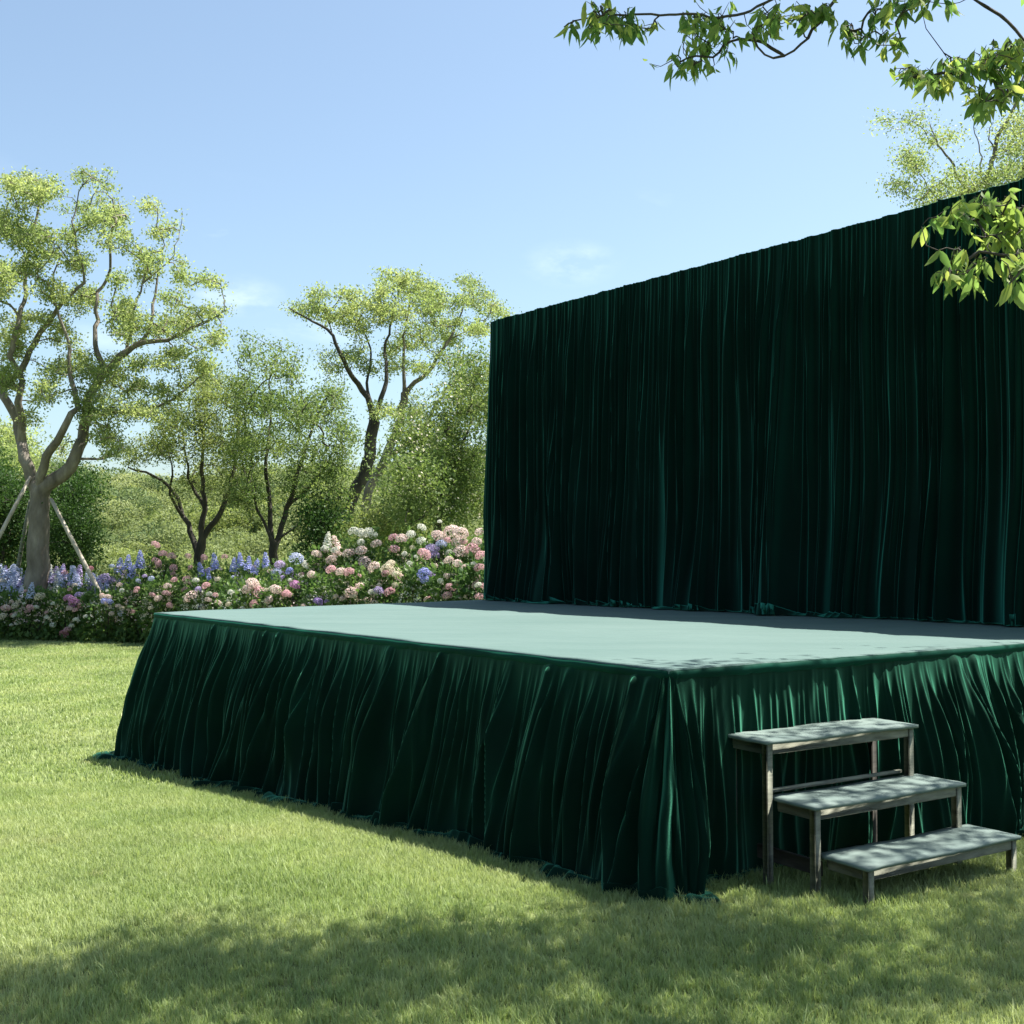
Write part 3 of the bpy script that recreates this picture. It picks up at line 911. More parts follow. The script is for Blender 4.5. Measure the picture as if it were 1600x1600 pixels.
# --- dark evergreens left, pale bush in the middle, dark twiggy shrub
d = 30.0
for (nm, lb, blobs, mt, dd, sd, dens, per) in [
    ('evergreen_shrub', 'large dark green shrub at the left edge behind the propped tree', [(5, 800, 40, 40), (-50, 820, 50, 60), (20, 765, 30, 18), (25, 850, 34, 40)], 'leaf_dark', 29.5, 201, 2.6, 60),
    ('evergreen_shrub', 'dark green rounded shrub showing right of the thick pale trunk', [(100, 800, 40, 38), (120, 760, 34, 20), (95, 850, 46, 36), (130, 830, 26, 34)], 'leaf_dark', 29.0, 202, 2.6, 60),
    ('round_shrub', 'bright green rounded bush behind the white hydrangeas', [(600, 818, 40, 14), (640, 826, 30, 14), (575, 835, 30, 14)], 'leaf_olive', 25.5, 203, 4.5, 50),
    ('twiggy_shrub', 'dark upright twiggy shrub left of the dark curved trunk', [(500, 790, 18, 34), (495, 840, 22, 24), (520, 830, 14, 24)], 'leaf_dark', 26.0, 204, 3.5, 36),
]:
    bx = blobs[0][0]; b0 = at(bx, 930, dd); b0[2] = float(gz(0, dd)) - .05
    limbs = [([b0, at(bx - 2, 890, dd), at(bx, 850, dd)], .06, .03), (limb_px(g, [(bx, 880), (bx + 8, 840), (bx + 12, 805)], dd, jit=.2), .03, .012)]
    make_tree(nm, lb, 'shrub', b0, limbs, blobs, dd, 1.4, dens, per, .2, .05, .10, M[mt], M['bark_dark'], sd, cap=.02, flat=.9)
# --- far tree at the left edge, paler
d = 44.0; b0 = at(-20, 900, d); b0[2] = -.4
make_tree('far_tree', 'pale green tree far off at the left edge beyond the dark shrub', 'tree', b0, [([b0, at(-18, 780, d), at(-15, 700, d)], .2, .08)],
          [(-10, 695, 34, 18), (20, 690, 24, 14), (-40, 720, 40, 24), (5, 725, 36, 16)], d, 2.5, 5, 40, .35, .08, .16, M['leaf_pale'], M['bark'], 205, cap=.04, step=.5)

# --- tree behind the curtain on the right
d = 17.0
b0 = np.array([7.1, 17.0, float(gz(7, 17)) - .05])
tj = at(1552, 330, d)
L7 = [([b0, b0 + [0, 0, 1.6], (b0 + tj) / 2 + [.2, 0, .3], tj], .13, .065),
      (limb_px(g, [(1552, 330), (1546, 298), (1542, 281), (1555, 240), (1560, 212), (1581, 178), (1588, 150), (1602, 110)], d, jit=.04), .05, .014),
      (limb_px(g, [(1552, 332), (1519, 301), (1495, 278), (1488, 253), (1466, 225), (1452, 190)], d, jit=.04), .035, .009),
      (limb_px(g, [(1545, 296), (1534, 278), (1531, 231), (1522, 200), (1515, 170)], d, jit=.04), .018, .006),
      (limb_px(g, [(1556, 235), (1545, 215), (1552, 190)], d, jit=.04), .018, .006),
      (limb_px(g, [(1552, 330), (1590, 290), (1606, 240), (1640, 180)], d, jit=.04), .045, .012),
      (limb_px(g, [(1500, 312), (1475, 318), (1450, 290), (1432, 265)], d, jit=.04), .016, .006)]
BL7 = [(1413, 243, 16, 5), (1432, 262, 18, 9), (1405, 293, 18, 4), (1468, 295, 18, 8), (1445, 318, 18, 6), (1430, 190, 12, 4), (1455, 215, 12, 6), (1480, 212, 10, 6), (1379, 187, 4, 3),
       (1500, 270, 15, 8), (1590, 200, 20, 9), (1580, 232, 20, 6), (1575, 265, 20, 8), (1540, 288, 26, 9), (1590, 288, 20, 8), (1640, 200, 40, 40), (1650, 270, 40, 40), (1510, 300, 22, 8)]
make_tree('slender_tree', 'thin sparse tree rising behind the curtain on the right', 'tree', b0, L7, BL7, d, .8, 7, 26, .10, .03, .055,
          M['leaf_pale'], M['bark'], 107, cap=.012, tip=.0035, step=.09, flat=.6)

# ------------------------------------------------------------------ overhanging tree (trunk right of the camera)
SUNV = np.array([0.430, 0.218, 1.0])           # towards the sun, per metre of height
t = Tree(301, .14)
b0 = np.array([5.3, 3.4, 0.0])
t.limb([b0 - [0, 0, .1], b0 + [.03, 0, .9], b0 + [-.1, .05, 2.0], b0 + [-.05, 0, 3.0]], .19, .14, .01)
top = b0 + [-.05, 0, 3.0]
n1 = t.limb([top, top + [-.7, .5, .9], top + [-1.6, 1.1, 1.7], top + [-2.6, 1.6, 2.4]], .10, .05)
n2 = t.limb([top, top + [.2, -.5, 1.2], top + [-.4, -1.2, 2.3], top + [-1.6, -1.6, 3.2]], .10, .05)
n3 = t.limb([top, top + [.8, .6, 1.2], top + [1.2, 1.6, 2.4]], .09, .04)
n4 = t.limb([top + [-.7, .5, .9], top + [-1.4, 1.4, 1.0], top + [-2.2, 2.0, 1.2]], .05, .03)
# branches that show in the photograph
brn = [
    ([(1420, -120), (1370, -70), (1306, 0), (1278, 37), (1253, 69), (1231, 86), (1204, 90), (1184, 74), (1177, 57)], 5.3, .011),
    ([(1370, -70), (1260, -30), (1150, 24), (1074, 22), (1014, 23), (950, 24), (905, 32), (881, 42)], 5.5, .010),
    ([(1231, 86), (1176, 62), (1138, 66), (1117, 88), (1082, 88), (1062, 97)], 5.4, .008),
    ([(1420, -120), (1390, -40), (1370, 5), (1350, 30), (1345, 60)], 5.2, .009),
    ([(1500, -120), (1470, -40), (1440, 0), (1410, 20)], 5.0, .008),
    ([(1540, -20), (1560, 18), (1585, 45), (1620, 75), (1700, 60)], 5.0, .010),
    ([(1720, 40), (1650, 70), (1580, 92), (1520, 108), (1460, 118), (1400, 124)], 4.8, .011),
    ([(1650, 70), (1600, 130), (1555, 150)], 4.7, .008),
    ([(1760, 240), (1680, 290), (1620, 322), (1560, 338), (1500, 345), (1475, 340)], 4.3, .010),
    ([(1680, 290), (1640, 370), (1590, 398), (1530, 395), (1500, 420), (1470, 440)], 4.1, .009),
    ([(1640, 370), (1600, 420), (1575, 445)], 4.0, .006),
]
join = {0: n1, 4: n1, 5: n1, 6: n4, 8: n4}
for i, (pix, dp, r) in enumerate(brn):
    pts = [at(x, y, dp + t.g.normal(0, .015)) for x, y in pix]
    if i in (0, 4, 5, 6, 8):        # join to the tree out of frame
        tgt = top + {0: np.array([-1.9, 1.3, 1.75]), 4: np.array([-1.5, 1.1, 1.6]), 5: np.array([-1.2, 1.0, 1.3]), 6: np.array([-1.6, 1.4, 1.05]), 8: np.array([-.35, .3, .45])}[i]
        t.limb([tgt, (tgt + pts[0]) / 2 + [0, 0, .12]] + pts, .022, .005, .003, .05)
    else:
        t.limb(pts, r, .004, .003, .04)
# leaf attachment points of the visible sprays: px, py, rx, ry, n, depth, yellow share
VC = [(962, 28, 34, 20, 46, 5.5, .05), (930, 45, 22, 14, 14, 5.5, .05), (892, 38, 10, 8, 5, 5.5, .5), (935, 8, 20, 12, 12, 5.5, .2), (1020, 40, 12, 8, 6, 5.5, .05), (985, 45, 20, 14, 16, 5.5, .05),
      (1100, 25, 38, 18, 40, 5.5, .15), (1085, 55, 22, 14, 18, 5.45, .2), (1130, 45, 16, 18, 16, 5.4, .05), (1078, 98, 34, 12, 26, 5.4, .1), (1110, 70, 22, 12, 12, 5.4, .05), (1140, 78, 16, 8, 5, 5.4, .05), (1050, 88, 12, 6, 4, 5.4, .1),
      (1215, 28, 36, 24, 40, 5.35, .6), (1255, 20, 24, 22, 26, 5.3, .5), (1185, 50, 14, 12, 8, 5.35, .6), (1290, 12, 24, 16, 20, 5.3, .3), (1318, 38, 14, 16, 12, 5.25, .2), (1345, 55, 26, 20, 24, 5.2, .15), (1390, 60, 22, 20, 20, 5.2, .2),
      (1370, 15, 24, 18, 20, 5.2, .25), (1415, 5, 24, 12, 14, 5.1, .3), (1482, 2, 16, 8, 6, 5.0, .05), (1440, -5, 30, 8, 14, 5.0, .2),
      (1425, 108, 26, 9, 26, 4.8, .85), (1462, 122, 26, 10, 30, 4.8, .6), (1500, 100, 30, 16, 40, 4.8, .3), (1550, 92, 34, 22, 50, 4.75, .25), (1590, 85, 30, 28, 50, 4.7, .25), (1525, 145, 22, 16, 20, 4.75, .3), (1570, 140, 28, 18, 30, 4.7, .2), (1540, 165, 14, 8, 8, 4.7, .1), (1650, 100, 40, 40, 50, 4.8, .2),
      (1545, 318, 44, 14, 44, 4.3, .7), (1585, 335, 30, 26, 44, 4.25, .7), (1500, 335, 26, 9, 16, 4.3, .8), (1560, 365, 34, 14, 26, 4.2, .7), (1500, 395, 30, 9, 14, 4.1, .6), (1480, 425, 20, 9, 14, 4.1, .6), (1515, 425, 18, 9, 14, 4.1, .7), (1540, 405, 18, 10, 10, 4.1, .5),
      (1585, 435, 16, 8, 9, 4.0, .5), (1600, 390, 20, 14, 14, 4.1, .6), (1470, 340, 8, 4, 4, 4.3, .9), (1650, 350, 50, 40, 50, 4.3, .5), (1440, 352, 10, 3, 3, 4.35, .9)]
tg = []; yel = []; big = []
for (px, py, rx, ry, n, dp, ys_) in VC:
    n = int(n * .66) + 1
    for _ in range(n):
        q = t.g.normal(0, .5, 2)
        tg.append(at(px + q[0] * rx, py + q[1] * ry, dp + t.g.normal(0, .10))); yel.append(ys_)
ends = t.grow(tg, pen=.1, curl=.12)
vis = [(t.P[e]) for e in ends]
# crown overhead: shades the foreground, as (shadow x, shadow y, radius) on the lawn at height hgt
SH = []
gg = rs(77)


def shade(x, y, r, n, z0=5.0, z1=7.0):
    for _ in range(n):
        a = gg.uniform(0, 2 * PI); q = r * math.sqrt(gg.uniform()); z = gg.uniform(z0, z1)
        SH.append(np.array([x + q * math.cos(a), y + q * math.sin(a), 0]) + SUNV * z)


SHADE = [(.8, 5.15, .25, 5), (1.05, 4.85, .3, 6), (1.95, 5.1, .3, 5), (2.5, 4.9, .35, 5), (-2.2, 3.9, .42, 14), (-1.85, 4.15, .3, 10), (.75, 5.3, .22, 5), (.2, 4.45, .35, 8), (2.35, 5.35, .35, 7), (-1.65, 4.1, .45, 16), (-1.25, 4.75, .36, 14), (-.85, 4.35, .42, 14), (-.5, 4.72, .3, 10), (-.1, 4.75, .3, 10), (.3, 4.85, .28, 8), (-.35, 4.15, .4, 10),
         (.55, 4.55, .25, 6), (.85, 4.95, .28, 7), (1.2, 4.6, .4, 10), (1.6, 4.3, .45, 10), (1.0, 4.2, .3, 6), (2.2, 4.7, .4, 8), (1.35, 5.45, .25, 3), (1.9, 5.9, .45, 5), (.45, 5.78, .12, 2), (1.1, 6.1, .12, 1), (2.4, 6.4, .5, 8), (1.45, 5.9, .22, 3), (3.0, 5.4, .7, 12),
         (.55, 5.15, .28, 7), (3.4, 6.9, .5, 9), (2.9, 6.3, .4, 9), (-1.5, 3.0, 1.0, 22), (-2.9, 2.6, 1.0, 18), (0, 2.4, .9, 16), (1.9, 2.6, 1.0, 18), (3.0, 3.6, 1.0, 14), (.05, 3.75, .25, 4)]
for q in SHADE: shade(*q)
ends2 = t.grow(SH, pen=.1, curl=.15)
t.radii(.0022, cap=.02)
root = empty('overhanging_tree', tuple(b0), 'nearest tree, its leafy twigs hanging into the top right of the view', 'tree')
t.wood('trunk', M['bark_dark'], root, b0)


def long_leaves(g, C, Dd, ln, ratio):
    """pointed, folded and drooping leaves, 3 segments each side of the midrib"""
    n = len(C); Dd = Dd / np.linalg.norm(Dd, axis=1)[:, None]
    ref = g.normal(0, 1, (n, 3)); S = np.cross(Dd, ref); S /= np.linalg.norm(S, axis=1)[:, None]
    Up = np.cross(S, Dd)
    prof = [(0, .0), (.18, .30), (.42, .5), (.68, .38), (.88, .16), (1.0, 0)]
    rows = []
    for (f, wd) in prof:
        mid = C + Dd * (ln * f)[:, None] + Up * (-.16 * ln * f * f)[:, None]
        wv = (ln * ratio * wd)[:, None]
        rows.append(np.stack([mid - S * wv + Up * wv * .35, mid, mid + S * wv + Up * wv * .35], 1))
    V = np.stack(rows, 1)  # n,6,3,3
    V = V.reshape(n, 18, 3)
    F = []
    for i in range(5):
        for j in range(2):
            F.append((i * 3 + j, i * 3 + j + 1, (i + 1) * 3 + j + 1, (i + 1) * 3 + j))
    F = np.array(F)
    Fa = (F[None] + (np.arange(n) * 18)[:, None, None]).reshape(-1, 4)
    return V.reshape(-1, 3), Fa


g3 = rs(909)
Cs, Ds, Ls, Yl = [], [], [], []
for p_, yv in zip(vis, yel):
    k = g3.randint(2, 4)
    ax = g3.uniform(0, 2 * PI)
    for j in range(k):
        a = ax + (j - 1) * .9 + g3.normal(0, .3)
        dn = g3.uniform(.9, 2.6) if yv < .5 else g3.uniform(.2, 1.6)
        Cs.append(p_ + g3.normal(0, .008, 3)); Ds.append([math.cos(a), math.sin(a), -dn]); Ls.append(g3.uniform(.045, .105) * (1 if yv < .55 else .72)); Yl.append(g3.uniform() < yv)
Cs, Ds, Ls, Yl = np.array(Cs), np.array(Ds), np.array(Ls), np.array(Yl)
V, F = long_leaves(g3, Cs[~Yl], Ds[~Yl], Ls[~Yl], .30)
sh = np.array([t.P[e] for e in ends2])
n_ = len(sh) * 62
C2 = np.repeat(sh, 62, 0) + g3.normal(0, .18, (n_, 3)); D2 = g3.normal(0, 1, (n_, 3)); D2[:, 2] -= .8
V2, F2 = leaf_quads(C2, D2, g3.normal(0, 1, (n_, 3)), g3.uniform(.07, .12, n_), g3.uniform(.035, .05, n_))
mesh_np('crown', np.concatenate([V, V2]) - b0, np.concatenate([F, F2 + len(V)]), M['leaf_near'], root, smooth=False)
V, F = long_leaves(g3, Cs[Yl], Ds[Yl], Ls[Yl], .34)
tag(mesh_np('sunlit_leaves', V - b0, F, M['leaf_sunlit_yellow'], root), 'yellow-green leaves with sunlight put into their colour')

# ------------------------------------------------------------------ flower bed
def bed_depth(px):
    return float(np.interp(px, [-100, 0, 230, 500, 770], [25.6, 25.2, 24.4, 20.5, 18.0]))


def floret_ball(seed, n=90, flat=.82):
    g = rs(seed); V = []; F = []
    k = np.arange(n) + .5; ph = np.arccos(1 - 1.6 * k / n); th = PI * (1 + 5 ** .5) * k
    d_ = np.stack([np.sin(ph) * np.cos(th), np.sin(ph) * np.sin(th), np.cos(ph)], 1) + g.normal(0, .06, (n, 3))
    d_ /= np.linalg.norm(d_, axis=1)[:, None]
    c = d_ * g.uniform(.84, 1.02, n)[:, None] * np.array([1, 1, flat])
    for i in range(n):
        a = np.cross(d_[i], g.normal(0, 1, 3)); a /= np.linalg.norm(a); b = np.cross(d_[i], a); r = g.uniform(.16, .24)
        i0 = len(V)
        V.append(c[i] + d_[i] * -.05)
        for q in range(8):
            t_ = q / 8 * 2 * PI; rr = r * (1.0 if q % 2 else .5)
            V.append(c[i] + (a * math.cos(t_) + b * math.sin(t_)) * rr + d_[i] * g.uniform(-.02, .05))
        F += [(i0, i0 + 1 + q, i0 + 1 + (q + 1) % 8) for q in range(8)]
    return np.array(V), F


def floret_spike(seed, n=110):
    g = rs(seed); V = []; F = []
    for i in range(n):
        h = (i + .5) / n; r = (.22 * (1 - h) ** .7 + .03)
        a = i * 2.4 + g.normal(0, .2); d_ = np.array([math.cos(a), math.sin(a), .3]); c = d_ * r * g.uniform(.7, 1.1); c[2] = h * 2 - 1 + g.normal(0, .03)
        x = np.cross(d_, [0, 0, 1]); x /= np.linalg.norm(x); y = np.cross(d_, x); rr = g.uniform(.07, .12) * (1.2 - .6 * h); i0 = len(V)
        V.append(c)
        for q in range(6):
            t_ = q / 6 * 2 * PI
            V.append(c + (x * math.cos(t_) + y * math.sin(t_)) * rr * (1 if q % 2 else .6) + d_ * .02)
        F += [(i0, i0 + 1 + q, i0 + 1 + (q + 1) % 6) for q in range(6)]
    return np.array(V), F


HEADM = {}


def head_mesh(kind, colr, var):
    key = (kind, colr, var)
    if key not in HEADM:
        V, F = floret_ball(500 + var) if kind == 'h' else floret_spike(600 + var)
        me = bpy.data.meshes.new('flower'); me.from_pydata([tuple(q) for q in V], [], F); me.materials.append(PET[colr]); HEADM[key] = me
    return HEADM[key]


HEADS = """h 552 830 9 white;h 563 832 9 white;h 575 832 10 white;h 583 836 8 white;s 512 845 14 white;s 525 852 16 blush;h 564 847 7 white;h 508 858 8 white
h 495 866 9 blush;h 529 866 12 blush;h 518 876 10 blush;h 545 864 10 blush;h 564 860 9 blush;h 588 850 9 blush;h 615 840 9 pink;h 627 842 10 blush;h 642 835 8 white;h 659 824 7 white;h 687 815 4 white;h 659 846 10 white;h 616 858 9 pink
h 685 838 12 blush;h 706 831 14 blush;h 720 833 13 blush;h 749 831 8 blush;h 716 846 11 blush;h 745 846 9 blush;h 690 850 9 pale;h 675 858 12 lilac;h 663 866 11 pink;h 679 868 9 lilac;h 720 862 13 blush;h 739 858 13 pink;h 751 868 10 pink;h 701 875 8 blush;h 714 881 9 blush;h 749 887 9 pink
h 662 896 11 blue;h 665 906 9 blue;h 675 897 6 lilac;h 704 918 9 pink;h 699 930 8 pink;h 749 932 8 pink;h 747 914 6 white;h 571 879 12 blush;h 584 886 10 blush;h 517 890 9 pink;h 533 893 9 blush;h 545 894 9 pink;h 603 888 9 cream;h 617 893 11 cream;h 624 902 9 blush;h 611 881 8 cream;h 630 914 8 cream;h 602 896 7 pink
h 487 898 8 blush;h 489 882 9 blush;h 479 881 8 white;h 452 892 7 blue;h 463 873 11 pale;h 461 914 9 magenta;h 448 929 8 pink;h 497 940 8 purple;h 513 940 7 purple;h 526 934 8 purple;h 548 926 11 blush;h 563 917 9 blush;h 592 924 10 lilac;h 582 925 7 white;h 608 925 10 pink;h 574 938 9 blush
h 243 851 7 pink;h 254 865 7 pink;h 268 869 8 pink;h 245 879 9 pink;h 233 889 6 pink;h 271 887 7 pink;h 297 887 5 pink;h 236 904 5 pale;h 272 906 6 pink;h 291 905 7 pink;h 262 916 7 blush;h 260 927 7 pink;h 247 935 7 blush;h 289 921 6 pink;h 310 921 6 lilac;h 299 932 12 blush;h 322 915 7 pink;h 325 937 6 blush;h 341 942 6 blush;h 357 944 5 cream;h 319 871 6 pink;h 351 870 6 pink;h 294 869 6 pink;h 265 946 6 pink
s 187 884 13 blue;s 200 879 13 blue;s 219 874 14 blue;s 207 893 11 blue;s 314 891 13 blue;s 335 877 13 blue;s 375 875 12 blue;s 388 880 12 blue;s 400 885 12 blue;s 415 875 12 blue;s 325 897 10 blue;s 365 882 11 blue;h 437 882 9 lilac;h 432 895 9 pale
h 395 913 13 blush;h 388 920 10 blush;h 405 925 11 pink;h 420 937 8 blush;h 431 921 9 blush;h 397 943 8 pink;h 447 927 7 pink
s 8 903 16 pale;s 17 897 17 pale;s 25 905 16 pale;s 17 916 14 pale;s 33 924 10 pale;s 44 900 15 lilac;s 50 910 15 lilac;s 61 898 15 pale;s 68 895 15 lilac;s 78 902 14 pale;s 87 898 14 lilac;s 94 905 12 pale;s 114 897 13 pale;s 123 895 13 lilac;s 121 908 11 pale;s 148 908 12 pale;h 165 904 11 lilac;h 174 908 9 lilac;s 166 918 9 blue;h 163 939 6 blue;h 171 940 6 blue;s 156 916 10 pale;s 0 912 12 pale
h 108 935 9 magenta;h 116 942 9 magenta;h 128 946 7 pink;h 123 930 7 lilac;h 108 951 5 blush;h 9 950 7 blush;h 24 947 7 cream;h 36 952 7 cream;h 29 958 6 cream;h 100 990 7 rose;h 105 984 6 pink;h 112 978 5 white;h 28 973 5 white;h 62 932 8 cream;h 228 981 7 blush;h 223 962 5 white;h 100 895 6 pink;h 141 889 6 rose;h 247 936 5 blush;h 340 905 5 cream;h 360 925 5 white;h 470 900 6 white;h 640 880 5 white;h 650 870 4 white;h 632 865 5 white"""
heads = []
gl = rs(31)
for _ in range(30):
    heads.append(('s', int(gl.uniform(-5, 185)), int(gl.uniform(893, 925)), int(gl.uniform(10, 15)), ('pale', 'lilac', 'pale', 'white')[gl.randint(4)]))
for _ in range(26):
    heads.append(('h', int(gl.uniform(-5, 235)), int(gl.uniform(900, 965)), int(gl.uniform(4, 8)), ('lilac', 'blush', 'cream', 'pale', 'pink')[gl.randint(5)]))
for part in HEADS.replace('\n', ';').split(';'):
    k, x, y, r, c = part.split(); heads.append((k, int(x), int(y), int(r), c))

# plants of the bed: centre px, top px, half width px, row (0 front, 1 back), label
PL = [
    (10, 925, 30, 0, 'leafy bush with cream and blush clusters at the left end of the flower bed', 'hydrangea'),
    (60, 922, 28, 0, 'leafy green bush with one pale cream cluster in front of the lilac spires', 'hydrangea'),
    (108, 920, 28, 0, 'bush with magenta clusters and a low deep pink bloom, left part of the bed', 'hydrangea'),
    (163, 922, 30, 0, 'dark green bush with small violet-blue blooms near the far stage corner', 'hydrangea'),
    (218, 908, 26, 0, 'dark leafy bush with few pale blooms touching the far left stage corner', 'hydrangea'),
    (12, 895, 24, 1, 'pale blue flower spires left of the thick pale trunk', 'delphinium'),
    (60, 898, 24, 1, 'lilac and pale blue flower spires at the foot of the thick pale trunk', 'delphinium'),
    (112, 898, 26, 1, 'pale lilac flower spires at the foot of the right-hand pole', 'delphinium'),
    (158, 902, 22, 1, 'washed-out lilac dome of flowers between pole and deep blue spires', 'phlox'),
    (204, 880, 22, 1, 'deep blue flower spires left of the tallest pink hydrangea', 'delphinium'),
    (256, 868, 26, 1, 'tallest pink hydrangea, above the far left corner of the stage', 'hydrangea'),
    (262, 902, 30, 0, 'hydrangea with many small pink heads rising over the far left stage corner', 'hydrangea'),
    (318, 903, 28, 0, 'hydrangea with one big blush head below the low spreading tree', 'hydrangea'),
    (325, 876, 28, 1, 'blue spires mixed with pink heads at the foot of the low spreading tree', 'delphinium'),
    (384, 878, 32, 1, 'row of dark blue flower spires left of the forked trunk', 'delphinium'),
    (385, 906, 34, 0, 'hydrangea with clustered peach-pink heads behind the stage edge', 'hydrangea'),
    (440, 905, 26, 0, 'hydrangea with a purple-pink head right of the peach-pink cluster', 'hydrangea'),
    (450, 875, 28, 1, 'pale blue and lilac phlox at the right of the forked trunk', 'phlox'),
    (505, 902, 30, 0, 'hydrangea with three low purple heads just above the stage edge', 'hydrangea'),
    (508, 852, 26, 1, 'white and blush pointed flower heads left of the dark curved trunk', 'hydrangea'),
    (548, 884, 28, 0, 'hydrangea with blush heads in the dark foliage below the curved trunk', 'hydrangea'),
    (566, 836, 32, 1, 'white hydrangea in front of the bright rounded bush', 'hydrangea'),
    (602, 884, 30, 0, 'hydrangea with cream heads and a lavender bloom at the stage edge', 'hydrangea'),
    (634, 842, 32, 1, 'loose hydrangea with white and pale pink heads, middle of the bed', 'hydrangea'),
    (655, 880, 30, 0, 'hydrangea with a violet-blue cluster over dark leaves', 'hydrangea'),
    (690, 838, 28, 1, 'tall blush and lilac hydrangea a step left of the curtain', 'hydrangea'),
    (706, 878, 28, 0, 'hydrangea with two low pink heads at the stage edge by the curtain', 'hydrangea'),
    (738, 838, 30, 1, 'tall blush hydrangea directly beside the edge of the curtain', 'hydrangea'),
    (748, 880, 28, 0, 'low pink hydrangea tucked against the foot of the curtain', 'hydrangea'),
]
gp = rs(1234)
plants = []
for i, (cx, ty, hw, row, lb, kind) in enumerate(PL):
    dp = bed_depth(cx) + (1.25 if row else 0.0)
    c = at(cx, 900, dp); gzz = float(gz(c[0], dp)); topz = at(cx, ty, dp)[2]
    root = empty(kind + '_bush', (float(c[0]), dp, gzz), lb, 'flowering bush' if kind == 'hydrangea' else 'flowers', 'flowering plants of the bed behind the stage')
    rx = hw / FPX * dp; ry = min(0.75, rx * 1.1); hh = topz - gzz
    plants.append(dict(root=root, c=np.array([c[0], dp, gzz]), rx=rx, ry=ry, h=hh, cx=cx, ty=ty, row=row, kind=kind, hw=hw, n=0))
    # foliage: leafy volume with an uneven top, denser towards the outside
    n = int(1500 * (hh / 1.4) * (rx / .35))
    q = gp.normal(0, 1, (n, 3)); q /= np.linalg.norm(q, axis=1)[:, None]
    rr = gp.uniform(.45, 1.06, n) ** .6
    lump = 1 + .14 * np.sin(q[:, 0] * 7 + i) * np.cos(q[:, 2] * 6 + i * 2) + .08 * np.sin(q[:, 1] * 11 + q[:, 0] * 9)
    C = np.stack([q[:, 0] * rx * 1.32 * rr * lump, q[:, 1] * ry * rr * lump, hh * .48 + q[:, 2] * hh * .52 * rr * lump], 1)
    low = C[:, 2] < hh * .25
    C[low, 0] = gp.uniform(-1.1, 1.1, low.sum()) * rx; C[low, 1] = gp.uniform(-1, .6, low.sum()) * ry
    C[:, 2] = np.maximum(C[:, 2], .03)
    Dd = q + gp.normal(0, .8, (n, 3)); Dd[:, 2] -= .1
    if kind == 'hydrangea': ln = gp.uniform(.07, .14, n); rt_ = .55
    else: ln = gp.uniform(.08, .16, n); rt_ = .25; Dd[:, 2] += 1.0
    V1, F1 = leaf_quads(C, Dd, gp.normal(0, 1, (n, 3)) + [0, 0, .5], ln, ln * rt_)
    # a few upright shoots breaking the outline
    ns_ = 26
    a = gp.uniform(-1.2, 1.2, ns_); C = np.stack([a * rx, gp.uniform(-.6, .6, ns_) * ry, hh * (.82 + gp.uniform(0, .12, ns_))], 1)
    C = np.repeat(C, 7, 0) + gp.normal(0, 1, (ns_ * 7, 3)) * [.03, .03, .07]
    V2, F2 = leaf_quads(C, gp.normal(0, 1, (len(C), 3)) + [0, 0, .8], gp.normal(0, 1, (len(C), 3)), gp.uniform(.05, .1, len(C)), gp.uniform(.02, .045, len(C)))
    mesh_np('foliage', np.concatenate([V1, V2]), np.concatenate([F1, F2 + len(V1)]), M['leaf_bed'], root)
    nb_ = int(150 * (hh / 1.4))
    a = gp.normal(0, 1, (nb_, 3)); a /= np.linalg.norm(a, axis=1)[:, None]; a[:, 1] = -np.abs(a[:, 1]); a[:, 2] = np.abs(a[:, 2]) - .25
    C = np.stack([a[:, 0] * rx * 1.3, a[:, 1] * ry * 1.05, hh * .5 + a[:, 2] * hh * .52], 1)
    C = np.repeat(C, 4, 0) + gp.normal(0, .012, (nb_ * 4, 3))
    V3, F3 = leaf_quads(C, gp.normal(0, 1, C.shape) + [0, -1, .4], gp.normal(0, 1, C.shape), gp.uniform(.025, .045, len(C)), gp.uniform(.02, .035, len(C)))
    mesh_np('small_blossom', V3, F3, PET['lilac' if kind != 'hydrangea' else ('white', 'blush', 'cream')[i % 3]], root)['kind'] = 'stuff'
    st = MB()
    for _ in range(9):
        x, y = gp.uniform(-.8, .8) * rx, gp.uniform(-.6, .4) * ry
        st.tube([(x * .5, y * .5, -.03), (x * .8, y * .8, hh * .4), (x, y, hh * .8)], [.012, .009, .005], 5)
    st.build('stem', M['bark_dark'], root)
for hi, (k, px, py, r, cl) in enumerate(heads):
    best = min(plants, key=lambda p: abs(p['cx'] - px) / p['hw'] + (abs(py - p['ty'] - (16 if p['row'] == 0 else 8))) / 22)
    p = best; p['n'] += 1
    z = at(px, py, p['c'][1])[2]; xx = at(px, py, p['c'][1])[0]
    fx = np.clip((xx - p['c'][0]) / (p['rx'] * 1.35), -1, 1); fz = np.clip((z - p['c'][2] - p['h'] * .48) / (p['h'] * .54), -1, 1)
    yo = -p['ry'] * math.sqrt(max(.04, 1 - fx * fx * .9 - fz * fz * .9)) * 1.0
    P3 = at(px, py, p['c'][1] + yo - .04)
    rad = r / FPX * P3[1] * 0.98
    me = head_mesh(k, cl, hi % 3)
    o = bpy.data.objects.new('flower_head' if k == 'h' else 'flower_spike', me); COL.objects.link(o)
    o.parent = p['root']; o.location = tuple(P3 - p['c'])
    sc = rad if k == 'h' else rad * 1.0
    o.scale = (sc * gp.uniform(.92, 1.1), sc * gp.uniform(.92, 1.1), sc * gp.uniform(.85, 1.0)) if k == 'h' else (sc * 2.3, sc * 2.3, sc * 1.0)
    o.rotation_euler = (gp.normal(.35 if k == 'h' else 0, .15), gp.normal(0, .15), gp.uniform(0, 6.28))

